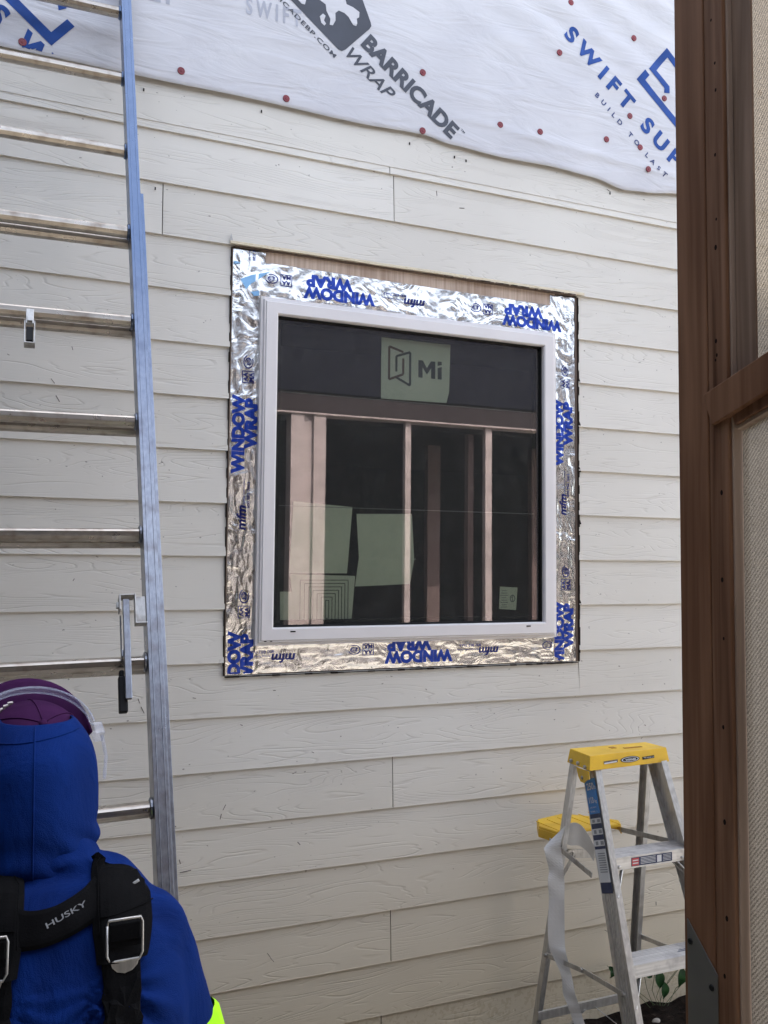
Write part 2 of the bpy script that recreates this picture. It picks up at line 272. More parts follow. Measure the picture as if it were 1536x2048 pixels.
# ------------------------------------------------------------ mesh helpers
class MB:
    def __init__(s): s.v = []; s.f = []
    def add(s, vs, fs):
        o = len(s.v); s.v += [Vector(v) for v in vs]; s.f += [tuple(o+i for i in f) for f in fs]
    def box(s, c, d, m=None):
        c = Vector(c); hx, hy, hz = d[0]/2, d[1]/2, d[2]/2
        vs = [Vector((x*hx, y*hy, z*hz)) for x in (-1, 1) for y in (-1, 1) for z in (-1, 1)]
        if m is not None: vs = [m @ v for v in vs]
        s.add([c+v for v in vs], [(0, 1, 3, 2), (4, 6, 7, 5), (0, 4, 5, 1), (2, 3, 7, 6), (0, 2, 6, 4), (1, 5, 7, 3)])
    def bb(s, x0, x1, y0, y1, z0, z1): s.box(((x0+x1)/2, (y0+y1)/2, (z0+z1)/2), (abs(x1-x0), abs(y1-y0), abs(z1-z0)))
    def bar(s, a, b, wx, wy, side=None):
        a = Vector(a); b = Vector(b); d = b-a; z = d.normalized()
        x = Vector(side) if side else Vector((1, 0, 0)); x = (x - z*x.dot(z)).normalized(); y = z.cross(x)
        s.box((a+b)/2, (wx, wy, d.length), Matrix((x, y, z)).transposed())
    def profile(s, a, b, pts, side):
        """extrude closed 2-D profile pts (along side, along normal) from a to b"""
        a = Vector(a); b = Vector(b); z = (b-a).normalized(); x = Vector(side); x = (x - z*x.dot(z)).normalized(); y = z.cross(x)
        n = len(pts); vs = [p + x*q[0] + y*q[1] for p in (a, b) for q in pts]
        s.add(vs, [(i, (i+1) % n, n+(i+1) % n, n+i) for i in range(n)] + [tuple(range(n))[::-1], tuple(range(n, 2*n))])
    def tube(s, path, r, n=10, cap=True):
        path = [Vector(p) for p in path]; rings = []
        rr = r if isinstance(r, (list, tuple)) else [r]*len(path)
        t = (path[1]-path[0]).normalized(); ref = Vector((0, 0, 1)) if abs(t.z) < .9 else Vector((1, 0, 0)); x = (ref - t*ref.dot(t)).normalized()
        for i, p in enumerate(path):
            t = (path[min(i+1, len(path)-1)] - path[max(i-1, 0)]).normalized(); x = (x - t*x.dot(t)).normalized(); y = t.cross(x)
            rings.append([p + (x*math.cos(2*math.pi*k/n) + y*math.sin(2*math.pi*k/n))*rr[i] for k in range(n)])
        s.loft(rings, cap)
    def loft(s, rings, cap=True):
        n = len(rings[0]); o = []
        for r in rings: o += r
        fs = [(i*n+k, i*n+(k+1) % n, (i+1)*n+(k+1) % n, (i+1)*n+k) for i in range(len(rings)-1) for k in range(n)]
        if cap: fs += [tuple(range(n))[::-1], tuple(range((len(rings)-1)*n, len(rings)*n))]
        s.add(o, fs)
    def prism(s, pts, off):
        """polygon pts (3-D) extruded by vector off"""
        off = Vector(off); n = len(pts); p = [Vector(q) for q in pts]
        s.add(p + [q+off for q in p], [(i, (i+1) % n, n+(i+1) % n, n+i) for i in range(n)] + [tuple(range(n))[::-1], tuple(range(n, 2*n))])
    def ellipsoid(s, c, r, nu=20, nv=14, m=None):
        rings = []
        for j in range(1, nv):
            t = math.pi*j/nv
            ring = [Vector((r[0]*math.sin(t)*math.cos(2*math.pi*k/nu), r[1]*math.sin(t)*math.sin(2*math.pi*k/nu), -r[2]*math.cos(t))) for k in range(nu)]
            rings.append([Vector(c) + (m @ q if m is not None else q) for q in ring])
        s.loft(rings)
    def build(s, name, mat, parent=None, bevel=0, smooth=False, seg=2, rel=True):
        me = bpy.data.meshes.new(name)
        off = Vector((0, 0, 0))
        if parent is not None:
            p = parent
            while p is not None: off += p.location; p = p.parent
        else:
            pass
        me.from_pydata([v-off for v in s.v], [], s.f); me.update()
        me.materials.append(M[mat] if isinstance(mat, str) else mat)
        o = bpy.data.objects.new(name, me); COL.objects.link(o)
        if parent is not None: o.parent = parent
        import bmesh
        bm = bmesh.new(); bm.from_mesh(me); bmesh.ops.recalc_face_normals(bm, faces=bm.faces); bm.to_mesh(me); bm.free()
        if smooth:
            for p in me.polygons: p.use_smooth = True
        if bevel:
            b = o.modifiers.new('bevel', 'BEVEL'); b.width = bevel; b.segments = seg; b.limit_method = 'ANGLE'; b.angle_limit = R(40)
        return o
def tag(o, label=None, cat=None, group=None, kind=None):
    if label: o['label'] = label
    if cat: o['category'] = cat
    if group: o['group'] = group
    if kind: o['kind'] = kind
    return o
def thing(name, loc, label, cat, group=None):
    o = bpy.data.objects.new(name, None); COL.objects.link(o); o.location = loc; o.empty_display_size = .1
    return tag(o, label, cat, group)
def text(name, body, mat, parent, org, U, V, width=None, bold=.02, shear=0., spacing=1., surf=None, off=Vector((0, 0, 0)), sub=0, collect=None):
    """flat print: org = start of the baseline, U = unit direction of reading, V = cap-height vector; surf(x,z)->y lays it on a surface"""
    cu = bpy.data.curves.new('t', 'FONT'); cu.body = body; cu.size = 1; cu.offset = bold; cu.shear = shear; cu.space_character = spacing; cu.resolution_u = 4
    to = bpy.data.objects.new('t', cu); COL.objects.link(to)
    me = bpy.data.meshes.new_from_object(to.evaluated_get(bpy.context.evaluated_depsgraph_get()))
    bpy.data.objects.remove(to); bpy.data.curves.remove(cu)
    xs = [v.co.x for v in me.vertices]; x0, x1 = min(xs), max(xs)
    Vv = Vector(V); h = Vv.length; sy = h/.72
    sx = (width/(x1-x0)) if width else sy
    Uu = Vector(U).normalized()
    import bmesh
    bm = bmesh.new(); bm.from_mesh(me); bpy.data.meshes.remove(me)
    for v in bm.verts: v.co = Vector(org) + Uu*((v.co.x-x0)*sx) + Vv.normalized()*(v.co.y*sy)
    if surf:
        bmesh.ops.triangulate(bm, faces=bm.faces)
        for _ in range(sub):
            es = [e for e in bm.edges if e.calc_length() > .008]
            if es: bmesh.ops.subdivide_edges(bm, edges=es, cuts=1); bmesh.ops.triangulate(bm, faces=[f for f in bm.faces if len(f.verts) > 3])
        for v in bm.verts: v.co.y = surf(v.co.x, v.co.z)
    for v in bm.verts: v.co += off
    mb = collect if collect is not None else MB()
    bm.verts.ensure_lookup_table(); bm.faces.ensure_lookup_table()
    mb.add([v.co.copy() for v in bm.verts], [tuple(x.index for x in f.verts) for f in bm.faces]); bm.free()
    if collect is None: return mb.build(name, mat, parent)

# ------------------------------------------------------------ ground
g = MB(); g.bb(-30, 30, -40, 12, -.30, -.035); tag(g.build('ground', 'patio'), kind='structure')
sb = MB(); nx, ny = 150, 46
vs = []
for j in range(ny+1):
    for i in range(nx+1):
        x = -2.5+7.5*i/nx; y = -1.0+1.04*j/ny
        z = .010 + .022*noise.noise((x*9, y*9, 1)) + .012*noise.noise((x*33, y*33, 5)) - .04*max(0, -(y+.85))/.15
        vs.append((x, y, z))
sb.add(vs, [(j*(nx+1)+i, j*(nx+1)+i+1, (j+1)*(nx+1)+i+1, (j+1)*(nx+1)+i) for j in range(ny) for i in range(nx)])
tag(sb.build('soil_bed', 'soil', smooth=True), kind='structure')
def pebble(x, y, r, label):
    p = MB(); p.ellipsoid((x, y, r*.4), (r, r*.75, r*.55), 14, 10)
    for v in p.v: v += Vector((noise.noise(v*30), noise.noise(v*30+Vector((9, 0, 0))), noise.noise(v*31)))*r*.35
    o = p.build('stone', 'stone', smooth=True); tag(o, label, 'stone', 'stones in the soil along the wall')
pebble(1.66, -.06, .030, 'pale rounded stone at the foot of the siding left of the step ladder')
pebble(2.24, -.12, .022, 'small tan stone in dark soil behind the right side of the step ladder')
pebble(2.05, -.30, .014, 'tiny pale chip of stone on the soil under the step ladder')
pebble(2.36, -.20, .016, 'small grey stone in the soil nearest the brown door post')

# ------------------------------------------------------------ house wall
E_ = .178
OX0, OX1, OZ0, OZ1 = .571, 1.977, 1.379, 2.852
wall = thing('house_wall', (2, .1, 0), 'off white house wall of lapped wood grain siding boards with a cut out round the new window', 'house wall')
bots = [i*E_ for i in range(19)] + [3.230]
tops = [(i+1)*E_ for i in range(18)] + [3.230, 3.42]
joints = {17: [.392], 16: [.271-.0, 3.3], 18: [1.152, 3.9], 15: [-.29, 4.4], 5: [1.185, 3.7], 2: [1.182, 3.2], 0: [1.15, 3.4], 4: [-.9, 2.9], 8: [3.0], 10: [-.7, 3.4], 12: [2.75], 13: [-1.2, 4.1], 7: [-.4, 3.9], 1: [-.2, 2.6], 3: [.1, 3.6], 6: [-.8, 4.5], 9: [-1.4, 3.2], 11: [4.3], 14: [3.1], 19: []}
joints[17] = [1.171]; joints[16] = [.336, 3.3]
seeds = []; sm = MB(); gm = MB()
def plank(x0, x1, zb, zt, seed):
    x0 += .0016; x1 -= .0016
    yb, yt = -.0075, .0030
    if zt - zb < .05: yt = -.0045
    n = max(1, int((x1-x0)/.25)); o = len(sm.v)
    jag = lambda x: .0
    pts = []
    for i in range(n+1):
        x = x0+(x1-x0)*i/n
        wv = .0009*noise.noise((x*2.1, zb*7, 3))
        pts += [(x, .006, zb+wv), (x, yb, zb+wv), (x, yb+.0006, zb+.002+wv), (x, yt, zt+.004)]
    fs = []
    for i in range(n):
        a = i*4
        fs += [(a, a+1, a+5, a+4), (a+1, a+2, a+6, a+5), (a+2, a+3, a+7, a+6)]
    fs += [(0, 3, 2, 1), (n*4, n*4+1, n*4+2, n*4+3)]
    sm.add(pts, fs); seeds.extend([seed]*len(fs))
for i, (zb, zt) in enumerate(zip(bots, tops)):
    xs = [-3.0] + sorted(joints.get(i, [])) + [6.5]
    for a, b in zip(xs[:-1], xs[1:]):
        sd_ = random.random()*9
        if zt <= OZ0 or zb >= OZ1 - .02 or b <= OX0 or a >= OX1: plank(a, b, zb, zt, sd_); continue
        if a < OX0: plank(a, OX0, zb, zt, sd_)
        if b > OX1: plank(OX1, b, zb, zt, sd_)
        xa, xb = max(a, OX0), min(b, OX1)
        if zb < OZ0 < zt: plank(xa-.0032, xb+.0032, zb, OZ0-.004, sd_)
sid = sm.build('siding', 'siding', wall)
at = sid.data.attributes.new('seed', 'FLOAT', 'FACE')
for i, s_ in enumerate(seeds): at.data[i].value = s_
# backing boards behind the siding (seen in the gaps and round the window), with the rough opening left open
b = MB(); y0, y1 = .012, .05
b.bb(-3, .70, y0, y1, -.05, 5.2); b.bb(1.84, 6.5, y0, y1, -.05, 5.2); b.bb(.70, 1.84, y0, y1, -.05, 1.50); b.bb(.70, 1.84, y0, y1, 2.65, 5.2)
b.build('sheathing', 'shade_wood', wall)
# board at the side of the opening, right, brown and rough
b = MB(); b.bb(1.9665, 1.9765, -.001, .0115, 1.381, 2.84); b.bb(.5715, .576, .000, .0115, 1.381, 2.84); b.build('casing_edge', 'shade_wood', wall)
# raw header board above the window
b = MB(); b.bb(.674, 1.874, .002, .0118, 2.70, 2.846); b.build('header_board', 'rawwood', wall)
# room behind the window
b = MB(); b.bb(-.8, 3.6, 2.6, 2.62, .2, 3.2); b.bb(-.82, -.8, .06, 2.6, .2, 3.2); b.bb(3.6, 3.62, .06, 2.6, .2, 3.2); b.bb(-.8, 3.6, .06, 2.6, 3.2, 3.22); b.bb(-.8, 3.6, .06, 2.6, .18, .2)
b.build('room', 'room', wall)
b = MB(); b.bb(-3, 6.5, .05, 7.0, 5.16, 5.2); b.bb(-3, -2.97, .05, 7, 0, 5.16); b.bb(6.47, 6.5, .05, 7, 0, 5.16); b.bb(-3, 6.5, 6.97, 7.0, 0, 5.16); b.build('roof', 'navy_paint', wall)
# small nail heads and nicks
b = MB()
for x, z in ((.265, 3.33), (.665, 3.34), (1.232, 3.335), (1.42, 3.318), (1.47, 3.313), (2.14, 3.30), (.31, 3.0)):
    b.box((x, -.0045, z), (.004, .003, .009))
b.build('nail_head', 'blackline', wall)
# scuffs and scratches on the boards
MARKS = [(0.006, 2.332, 0.017, 2.316), (0.022, 2.281, 0.033, 2.26), (0.065, 2.442, 0.068, 2.429), (0.089, 1.696, 0.093, 1.702), (0.296, 1.319, 0.302, 1.302), (0.306, 1.293, 0.316, 1.27), (0.404, 0.984, 0.41, 0.977), (0.586, 0.957, 0.576, 0.938), (0.572, 0.929, 0.567, 0.91), (0.88, 1.108, 0.888, 1.102), (0.631, 1.215, 0.638, 1.21), (0.835, 0.807, 0.844, 0.795), (0.735, 0.454, 0.745, 0.439), (0.745, 0.439, 0.758, 0.421), (0.47, 1.313, 0.48, 1.309), (0.741, 1.324, 0.749, 1.322), (1.099, 1.39, 1.103, 1.383), (1.173, 1.354, 1.18, 1.351), (1.311, 1.303, 1.315, 1.297), (1.489, 1.381, 1.493, 1.372), (2.34, 0.403, 2.34, 0.387), (0.888, 2.657, 0.89, 2.654), (0.441, 0.755, 0.476, 0.757), (0.438, 0.796, 0.442, 0.78), (0.413, 0.91, 0.425, 0.901), (1.443, 3.123, 1.464, 3.124), (1.347, 3.175, 1.358, 3.041), (2.125, 3.315, 2.142, 3.305), (2.31, 3.304, 2.315, 3.3), (2.022, 0.76, 2.031, 0.758), (2.01, 2.627, 2.015, 2.624), (2.094, 0.326, 2.108, 0.316), (2.291, 1.112, 2.296, 1.107)]
for x0_, z0_, x1_, z1_ in MARKS:
    b = MB(); iz = z0_/E_; fr_ = iz-math.floor(iz); yy = -.0075+.0105*fr_ if z0_ < 3.2 else -.0045
    b.bar((x0_, yy-.0006, z0_), (x1_+.0005, yy-.0006, z1_+.0015), .0016+.0012*random.random(), .0012, (1, 0, .3)); b.build('scuff_mark', 'scuff', wall)
# dark ragged gap lines round the cut-out
b = MB()
for k in range(60):
    x = .575+1.395*k/60; b.box((x+.012, -.0035, 1.3755), (.026, .006, .0022+.0035*random.random()))
for k in range(44):
    z = 1.38+1.46*k/44; h = random.random()
    b.box((1.9775+.0022*h, -.0030, z+.016), (.003+.004*h, .006, .034)); b.box((.5700-.0015*h, -.0030, z+.016), (.002+.003*h, .006, .034))
for z in (2.315, 2.13, 1.92, 2.49, 1.60): b.prism([(1.976, -.0068, z), (1.990, -.0068, z+.001), (1.983, -.0068, z+.018), (1.976, -.0068, z+.026)], (0, .004, 0))
b.build('cut_edge', 'blackline', wall)
# drip flashing over the window
fl = thing('drip_flashing', (1.28, 0, 2.855), 'bent off white metal drip flashing above the raw header board of the window', 'flashing')
b = MB(); n = 60; rings = []
for i in range(n+1):
    x = .562+1.438*i/n; dz = .0018*noise.noise((x*4, 0, 0)); k = .6*max(0, noise.noise((x*26, 3, 0)))*.006
    rings.append([Vector((x, -.0078, 2.862+dz)), Vector((x, -.019, 2.856+dz)), Vector((x, -.0215, 2.847+dz-k)), Vector((x, -.018, 2.8465+dz-k)), Vector((x, -.004, 2.853+dz)), Vector((x, -.0035, 2.862+dz))])
b.loft(rings); b.build('strip', 'siding', fl)
b = MB(); b.prism([(.560, -.009, 2.853), (.566, -.009, 2.886), (.573, -.009, 2.855)], (0, -.002, 0)); b.build('end_tab', 'steel', fl)
b = MB()
for k in range(26):
    x = 1.35+.60*random.random(); b.box((x, -.0200, 2.8445), (.012+.03*random.random(), .003, .003+.003*random.random()))
b.bb(.58, 1.96, -.010, .000, 2.8425, 2.8465)
b.build('torn_caulk', 'shade_wood', fl)

wg = thing('sky_blocker', (-1.45, -2.4, 0), 'unseen dark wall added on the left to block sky light from the siding', 'light blocker')  # unseen wall added to block the sky and darken the left side
b = MB(); b.bb(-1.5, -1.4, -5.2, -.02, -.04, 4.2); b.build('sky_blocker_slab', 'darkin', wg)

# ------------------------------------------------------------ house wrap
def wrap_y(x, z):
    e = max(0, 1-(z-3.345)/.16)
    y = -.0155 - .004*noise.noise((x*1.3+z*1.5, z*2.4, 2)) - .006*e*(.5+noise.noise((x*2.3, 0, 8)))
    if x > 1.25:
        k = min(1, (x-1.25)/.5)
        y -= k*.0075*max(0, 1-abs(z-(3.475-.05*(x-1.4)))/.018) + k*.004*math.sin((z+.42*x)*38)*max(0, min(1, (z-3.62)*3))
    return y - .0035
def wrap_edge(x):
    pts = [(-3, 3.372), (-.17, 3.367), (.35, 3.366), (.62, 3.371), (1.0, 3.365), (1.28, 3.374), (1.40, 3.358), (1.62, 3.349), (1.85, 3.354), (2.04, 3.346), (2.2, 3.320), (2.3, 3.328), (2.5, 3.352), (7, 3.35)]
    for (a, b_), (c, d) in zip(pts[:-1], pts[1:]):
        if a <= x <= c:
            t = (x-a)/(c-a); return b_+(d-b_)*t*t*(3-2*t)
    return 3.36
hw = thing('house_wrap', (1.5, 0, 3.36), 'white building wrap sheet with printed lettering nailed over the top of the wall', 'house wrap')
b = MB(); nx, nz = 330, 90
vs = []
for j in range(nz+1):
    for i in range(nx+1):
        x = -3+9.5*i/nx; zb = wrap_edge(x); z = zb+(5.18-zb)*(j/nz)**1.25
        vs.append((x, wrap_y(x, z) + (.004 if j == 0 else 0), z))
b.add(vs, [(j*(nx+1)+i, j*(nx+1)+i+1, (j+1)*(nx+1)+i+1, (j+1)*(nx+1)+i) for j in range(nz) for i in range(nx)])
b.build('sheet', 'wrap', hw, smooth=True)
wo = Vector((0, -.0014, 0))
def wtext(name, body, mat, a, e, h, **k):
    a = Vector((a[0], 0, a[1])); e = Vector((e[0], 0, e[1])); U = (e-a).normalized(); V = Vector((-U.z, 0, U.x))*h
    if k.pop('fit', True): k['width'] = (e-a).length
    return text(name, body, mat, hw, a, U, V, surf=wrap_y, off=wo, sub=3, **k)
def wpoly(name, mat, pts, holes=None):
    mb = MB(); mb.add([(p[0], 0, p[1]) for p in pts], [tuple(range(len(pts)))])
    import bmesh
    me = bpy.data.meshes.new('x'); me.from_pydata([tuple(v) for v in mb.v], [], mb.f)
    bm = bmesh.new(); bm.from_mesh(me); bmesh.ops.triangulate(bm, faces=bm.faces, ngon_method='EAR_CLIP')
    for _ in range(4):
        es = [q for q in bm.edges if q.calc_length() > .02]
        if es: bmesh.ops.subdivide_edges(bm, edges=es, cuts=1); bmesh.ops.triangulate(bm, faces=[f for f in bm.faces if len(f.verts) > 3])
    o2 = MB(); bm.verts.ensure_lookup_table()
    lay = .0012 if mat != 'wrap' else .0024
    o2.add([(v.co.x, wrap_y(v.co.x, v.co.z)-lay, v.co.z) for v in bm.verts], [tuple(x.index for x in f.verts) for f in bm.faces]); bm.free()
    return o2.build(name, mat, hw)
def frame2(o, ang, pts, s=1, fy=1):
    c, n = math.cos(R(ang)), math.sin(R(ang)); return [(o[0]+s*(p[0]*c-p[1]*n*fy), o[1]+s*(p[0]*n+p[1]*c*fy)) for p in pts]
wtext('lettering', 'BARRICADE', 'inkgrey', (1.027, 3.662), (1.397, 3.377), .062, bold=.045)
wtext('lettering', 'TM', 'inkgrey', (1.436, 3.420), (1.452, 3.409), .009, bold=.01)
wtext('lettering', 'WRAP', 'inkgrey', (.966, 3.607), (1.142, 3.472), .050, bold=.012, shear=.28)
wtext('lettering', 'BARRICADEBP.COM', 'inkgrey', (.640, 3.808), (.925, 3.586), .0165, bold=.02, spacing=1.15)
# six-sided badge with a bear, printed above the lettering
hexp = [(1.065, 3.756), (1.068, 3.742), (1.060, 3.728), (.968, 3.628), (.954, 3.619), (.940, 3.622), (.757, 3.764), (.749, 3.776), (.785, 3.905), (.80, 3.915), (.93, 3.985), (.945, 3.985), (1.02, 3.865)]
wpoly('badge', 'inkgrey', hexp)
bear = [(1.020, 3.783), (1.019, 3.762), (1.010, 3.755), (1.012, 3.738), (1.008, 3.726), (.996, 3.727), (.978, 3.753), (.962, 3.764), (.940, 3.768), (.927, 3.755), (.928, 3.727), (.918, 3.706), (.906, 3.705), (.908, 3.728), (.893, 3.755), (.890, 3.778), (.865, 3.790), (.832, 3.792), (.818, 3.783), (.812, 3.757), (.800, 3.757), (.778, 3.775), (.785, 3.83), (.83, 3.87), (.90, 3.88), (.955, 3.86), (.97, 3.80), (.995, 3.795)]
wpoly('bear_mark', 'wrap', bear)
wpoly('bear_mark', 'wrap', [(.880, 3.741), (.868, 3.727), (.874, 3.705), (.886, 3.697), (.892, 3.706), (.884, 3.716), (.890, 3.735)])
sw = (1.925, 3.900)
def swl(ox, oz):
    q = lambda p: (p[0]+ox, p[1]+oz)
    wtext('lettering', 'SWIFT SUPPLY', 'inkblue', q((1.905, 3.912)), q((2.905, 3.136)), .066, bold=.035, spacing=1.28)
def seg_text(body, a, e, h, mat, bold):
    a = Vector((a[0], 0, a[1])); e = Vector((e[0], 0, e[1])); U = (e-a)/(max(1, len(body)-1)); V = Vector((-U.z, 0, U.x)).normalized()*h
    mb = MB()
    for i, ch in enumerate(body):
        if ch != ' ': text('l', ch, mat, None, a+U*i, U.normalized(), V, surf=wrap_y, off=wo, sub=3, bold=bold, collect=mb)
    return mb.build('lettering', mat, hw)
wtext('lettering', 'SWIFT SUP', 'inkblue', (1.905, 3.915), (2.463, 3.462), .071, bold=.045, spacing=1.55); wtext('lettering', 'PLY', 'inkblue', (2.505, 3.43), (2.66, 3.304), .071, bold=.045, spacing=1.5)
wtext('lettering', 'BUILD TO LAST', 'inknavy', (2.056, 3.694), (2.406, 3.405), .022, bold=.03, spacing=2.1)
LU = frame2
def bracket(o):
    A_ = lambda pts: frame2(o, -40, pts)
    wpoly('mark', 'inkblue', A_([(0, 0), (0, .147), (.16, .147), (.16, .120), (.030, .120), (.030, .027), (.118, .027), (.138, .005), (.118, -.016), (.106, .000)]))
    wpoly('mark', 'inkblue', A_([(-.010, -.085), (-.010, -.020), (.020, -.020), (.020, -.052), (.225, -.052), (.225, .020), (.255, .020), (.255, -.085)]))
    wpoly('mark', 'inkblue', A_([(.13, .075), (.16, .085), (.20, .045), (.19, .02)]))
bracket((2.332, 3.871))
bracket((-.165, 3.63))
seg_text('SWIFT SUPPLY', (-.205, 3.440), (.645, 2.75), .071, 'inkblue', .045) if False else None
for ch, a in (('S', (-.222, 3.452)), ('W', (-.140, 3.385))):
    mb = MB(); U = Vector((.776, 0, -.630)); V = Vector((.630, 0, .776))*.071
    text('l', ch, 'inkblue', None, (a[0], 0, a[1]), U, V, surf=wrap_y, off=wo, sub=3, bold=.045, collect=mb)
    keep = MB()
    for f in mb.f:
        if all(mb.v[i].z > wrap_edge(mb.v[i].x)+.006 for i in f): keep.add([mb.v[i] for i in f], [tuple(range(len(f)))])
    keep.build('lettering', 'inkblue', hw)
wtext('show_through', 'S W I F T', 'ghost', (.60, 3.672), (.80, 3.672), .06, bold=.03)
wtext('show_through', 'LT', 'ghost', (.272, 3.636), (.36, 3.636), .05, bold=.03)
for x, z in ((.383, 3.411), (.749, 3.396), (1.277, 3.612), (1.278, 3.386), (1.609, 3.475), (1.792, 3.485), (2.112, 3.518), (1.885, 3.835), (2.259, 3.99), (1.941, 4.061), (2.232, 3.643), (2.283, 3.517), (2.318, 3.426), (2.414, 3.759), (-.109, 3.392), (2.7, 3.6), (2.95, 3.9), (.5, 4.2), (1.2, 4.3), (-.6, 3.7)):
    b = MB(); y = wrap_y(x, z)-.0025; n = 18
    rings = [[Vector((x+rr*math.cos(2*math.pi*k/n), y+dy, z+rr*math.sin(2*math.pi*k/n))) for k in range(n)] for rr, dy in ((.0125, .003), (.0125, -.0005), (.0115, -.0015), (.005, -.0015), (.004, -.0028))]
    b.loft(rings); b.build('cap_nail', 'red', hw, smooth=False)

# ------------------------------------------------------------ foil flashing tape
def foil_y(x, z):
    p = Vector((x*9, 0, z*9))
    if x < .675 or x > 1.86: p = Vector((x*22, 0, z*5.5))
    if z < 1.49 and .68 < x < 1.86: p = Vector((x*4.5, 3, z*26))
    a = noise.noise(p); b_ = noise.noise(p*2.7+Vector((5, 5, 5))); c = noise.noise(p*6.1+Vector((1, 7, 2)))
    return .0025 - .0045*abs(a) - .0024*abs(b_) - .0008*c
def foil_strip(x0, x1, z0, z1, edge, label):
    t = thing('flashing_tape', ((x0+x1)/2, 0, z0), label, 'flashing tape', 'foil flashing tape strips round the window')
    b = MB(); nx = max(10, int((x1-x0)/.004)); nz = max(10, int((z1-z0)/.004)); vs = []
    for j in range(nz+1):
        for i in range(nx+1):
            x = x0+(x1-x0)*i/nx; z = z0+(z1-z0)*j/nz
            x_, z_ = edge(x, z, i/nx, j/nz)
            vs.append((x_, foil_y(x_, z_)-.0, z_))
    b.add(vs, [(j*(nx+1)+i, j*(nx+1)+i+1, (j+1)*(nx+1)+i+1, (j+1)*(nx+1)+i) for j in range(nz) for i in range(nx)])
    b.build('foil', 'foil', t, smooth=True)
    return t
idt = lambda x, z, a, c: (x, z)
tl = foil_strip(.576, .690, 1.381, 2.838, idt, 'crinkled silver foil tape with blue lettering down the left side of the window')
tr_ = foil_strip(1.850, 1.9655, 1.381, 2.838, idt, 'crinkled silver foil tape with blue lettering down the right side of the window')
tt = foil_strip(.600, 1.925, 2.655, 2.792, lambda x, z, a, c: (x, z + (.012*(1-a))*c if c > .5 else z), 'silver foil tape with upside down blue lettering above the window frame')
tb = foil_strip(.668, 1.872, 1.383, 1.50, idt, 'bright silver foil tape with upside down blue lettering below the window frame')
for o in list(tt.children): 
    for v in o.data.vertices: v.co.y -= .0022
for o in list(tb.children):
    for v in o.data.vertices: v.co.y -= .0010
def ft(par, body, a, e, h, mat='foilink', bold=.05, dy=-.0012, fit=True, **k):
    a = Vector((a[0], 0, a[1])); e = Vector((e[0], 0, e[1])); U = (e-a).normalized(); V = Vector((-U.z, 0, U.x))*h
    if fit: k['width'] = (e-a).length
    return text('lettering', body, mat, par, a, U, V, surf=foil_y, off=Vector((0, dy, 0)), sub=3, bold=bold, **k)
def ring_mark(par, c, rx, rz, dy, rot=0):
    b = MB(); n = 36; cs, sn = math.cos(R(rot)), math.sin(R(rot))
    for rr0, rr1, a0, a1 in ((1, .84, 20, 300), (.62, .48, 200, 460)):
        m_ = 26; pts = []
        for k in range(m_+1):
            t = R(a0+(a1-a0)*k/m_)
            for r_ in (rr0, rr1):
                px, pz = rx*r_*math.cos(t), rz*r_*math.sin(t); X = c[0]+px*cs-pz*sn; Z = c[1]+px*sn+pz*cs
                pts.append((X, foil_y(X, Z)+dy, Z))
        b.add(pts, [(2*k, 2*k+1, 2*k+3, 2*k+2) for k in range(m_)])
    b.build('mark', 'foilnavy', par)
def box_mark(par, c, w_, ang, dy):
    b = MB(); cs, sn = math.cos(R(ang)), math.sin(R(ang))
    def q(px, pz): X = c[0]+px*cs-pz*sn; Z = c[1]+px*sn+pz*cs; return (X, foil_y(X, Z)+dy, Z)
    h = w_/2; t = w_*.055
    for (x0, x1, z0, z1) in ((-h, h, h-t, h), (-h, h, -h, -h+t), (-h, -h+t, -h, h), (h-t, h, -h, h)): b.add([q(x0, z0), q(x1, z0), q(x1, z1), q(x0, z1)], [(0, 1, 2, 3)])
    b.build('mark', 'foilnavy', par)
    for s_, zz in (('AA', .04*w_), ('MA', -.42*w_)):
        a = Vector((c[0], 0, c[1])) + Vector((cs, 0, sn))*(-.38*w_) + Vector((-sn, 0, cs))*zz
        e = a + Vector((cs, 0, sn))*(.76*w_); ft(par, s_, (a.x, a.z), (e.x, e.z), .36*w_, 'foilnavy', .03, dy)
def print_run(par, U, org, dy, rev=False):
    """one repeat of the printed pattern; U along reading, org = start of the big W baseline"""
    U = Vector((U[0], 0, U[1])); V = Vector((-U.z, 0, U.x)); o = Vector((org[0], 0, org[1]))
    p2 = lambda u, v: ((o+U*u+V*v).x, (o+U*u+V*v).z)
    ft(par, 'WINDOW', p2(0, 0), p2(.272, 0), .040, dy=dy, bold=.06)
    ft(par, 'WRAP', p2(.086, -.043), p2(.262, -.043), .040, dy=dy, bold=.06)
    ft(par, 'o', p2(.268, -.010), p2(.274, -.010), .006, 'foilnavy', 0, dy)
    ang = math.degrees(math.atan2(U.z, U.x))
    box_mark(par, p2(.335, -.012), .042, ang, dy); ring_mark(par, p2(.388, -.012), .024, .017, dy, ang)
    ft(par, 'ES', p2(.378, -.017), p2(.400, -.017), .011, 'foilnavy', .02, dy)
def mfm(par, U, org, dy):
    U = Vector((U[0], 0, U[1])); V = Vector((-U.z, 0, U.x)); o = Vector((org[0], 0, org[1])); p2 = lambda u, v: ((o+U*u+V*v).x, (o+U*u+V*v).z)
    ft(par, 'mfm', p2(0, 0), p2(.085, 0), .030, 'foilnavy', .03, dy, shear=.2)
    ft(par, 'Building Products Corp', p2(.088, .004), p2(.175, .004), .006, 'foilnavy', 0., dy)
    ft(par, '800 882 7663', p2(.075, -.014), p2(.165, -.014), .010, 'foilnavy', .01, dy)
# left strip reads upward: up is +z, letter tops point to -x
print_run(tl, (0, 1), (.624, 2.060), -.0013)
mfm(tl, (0, 1), (.635, 1.868), -.0013)
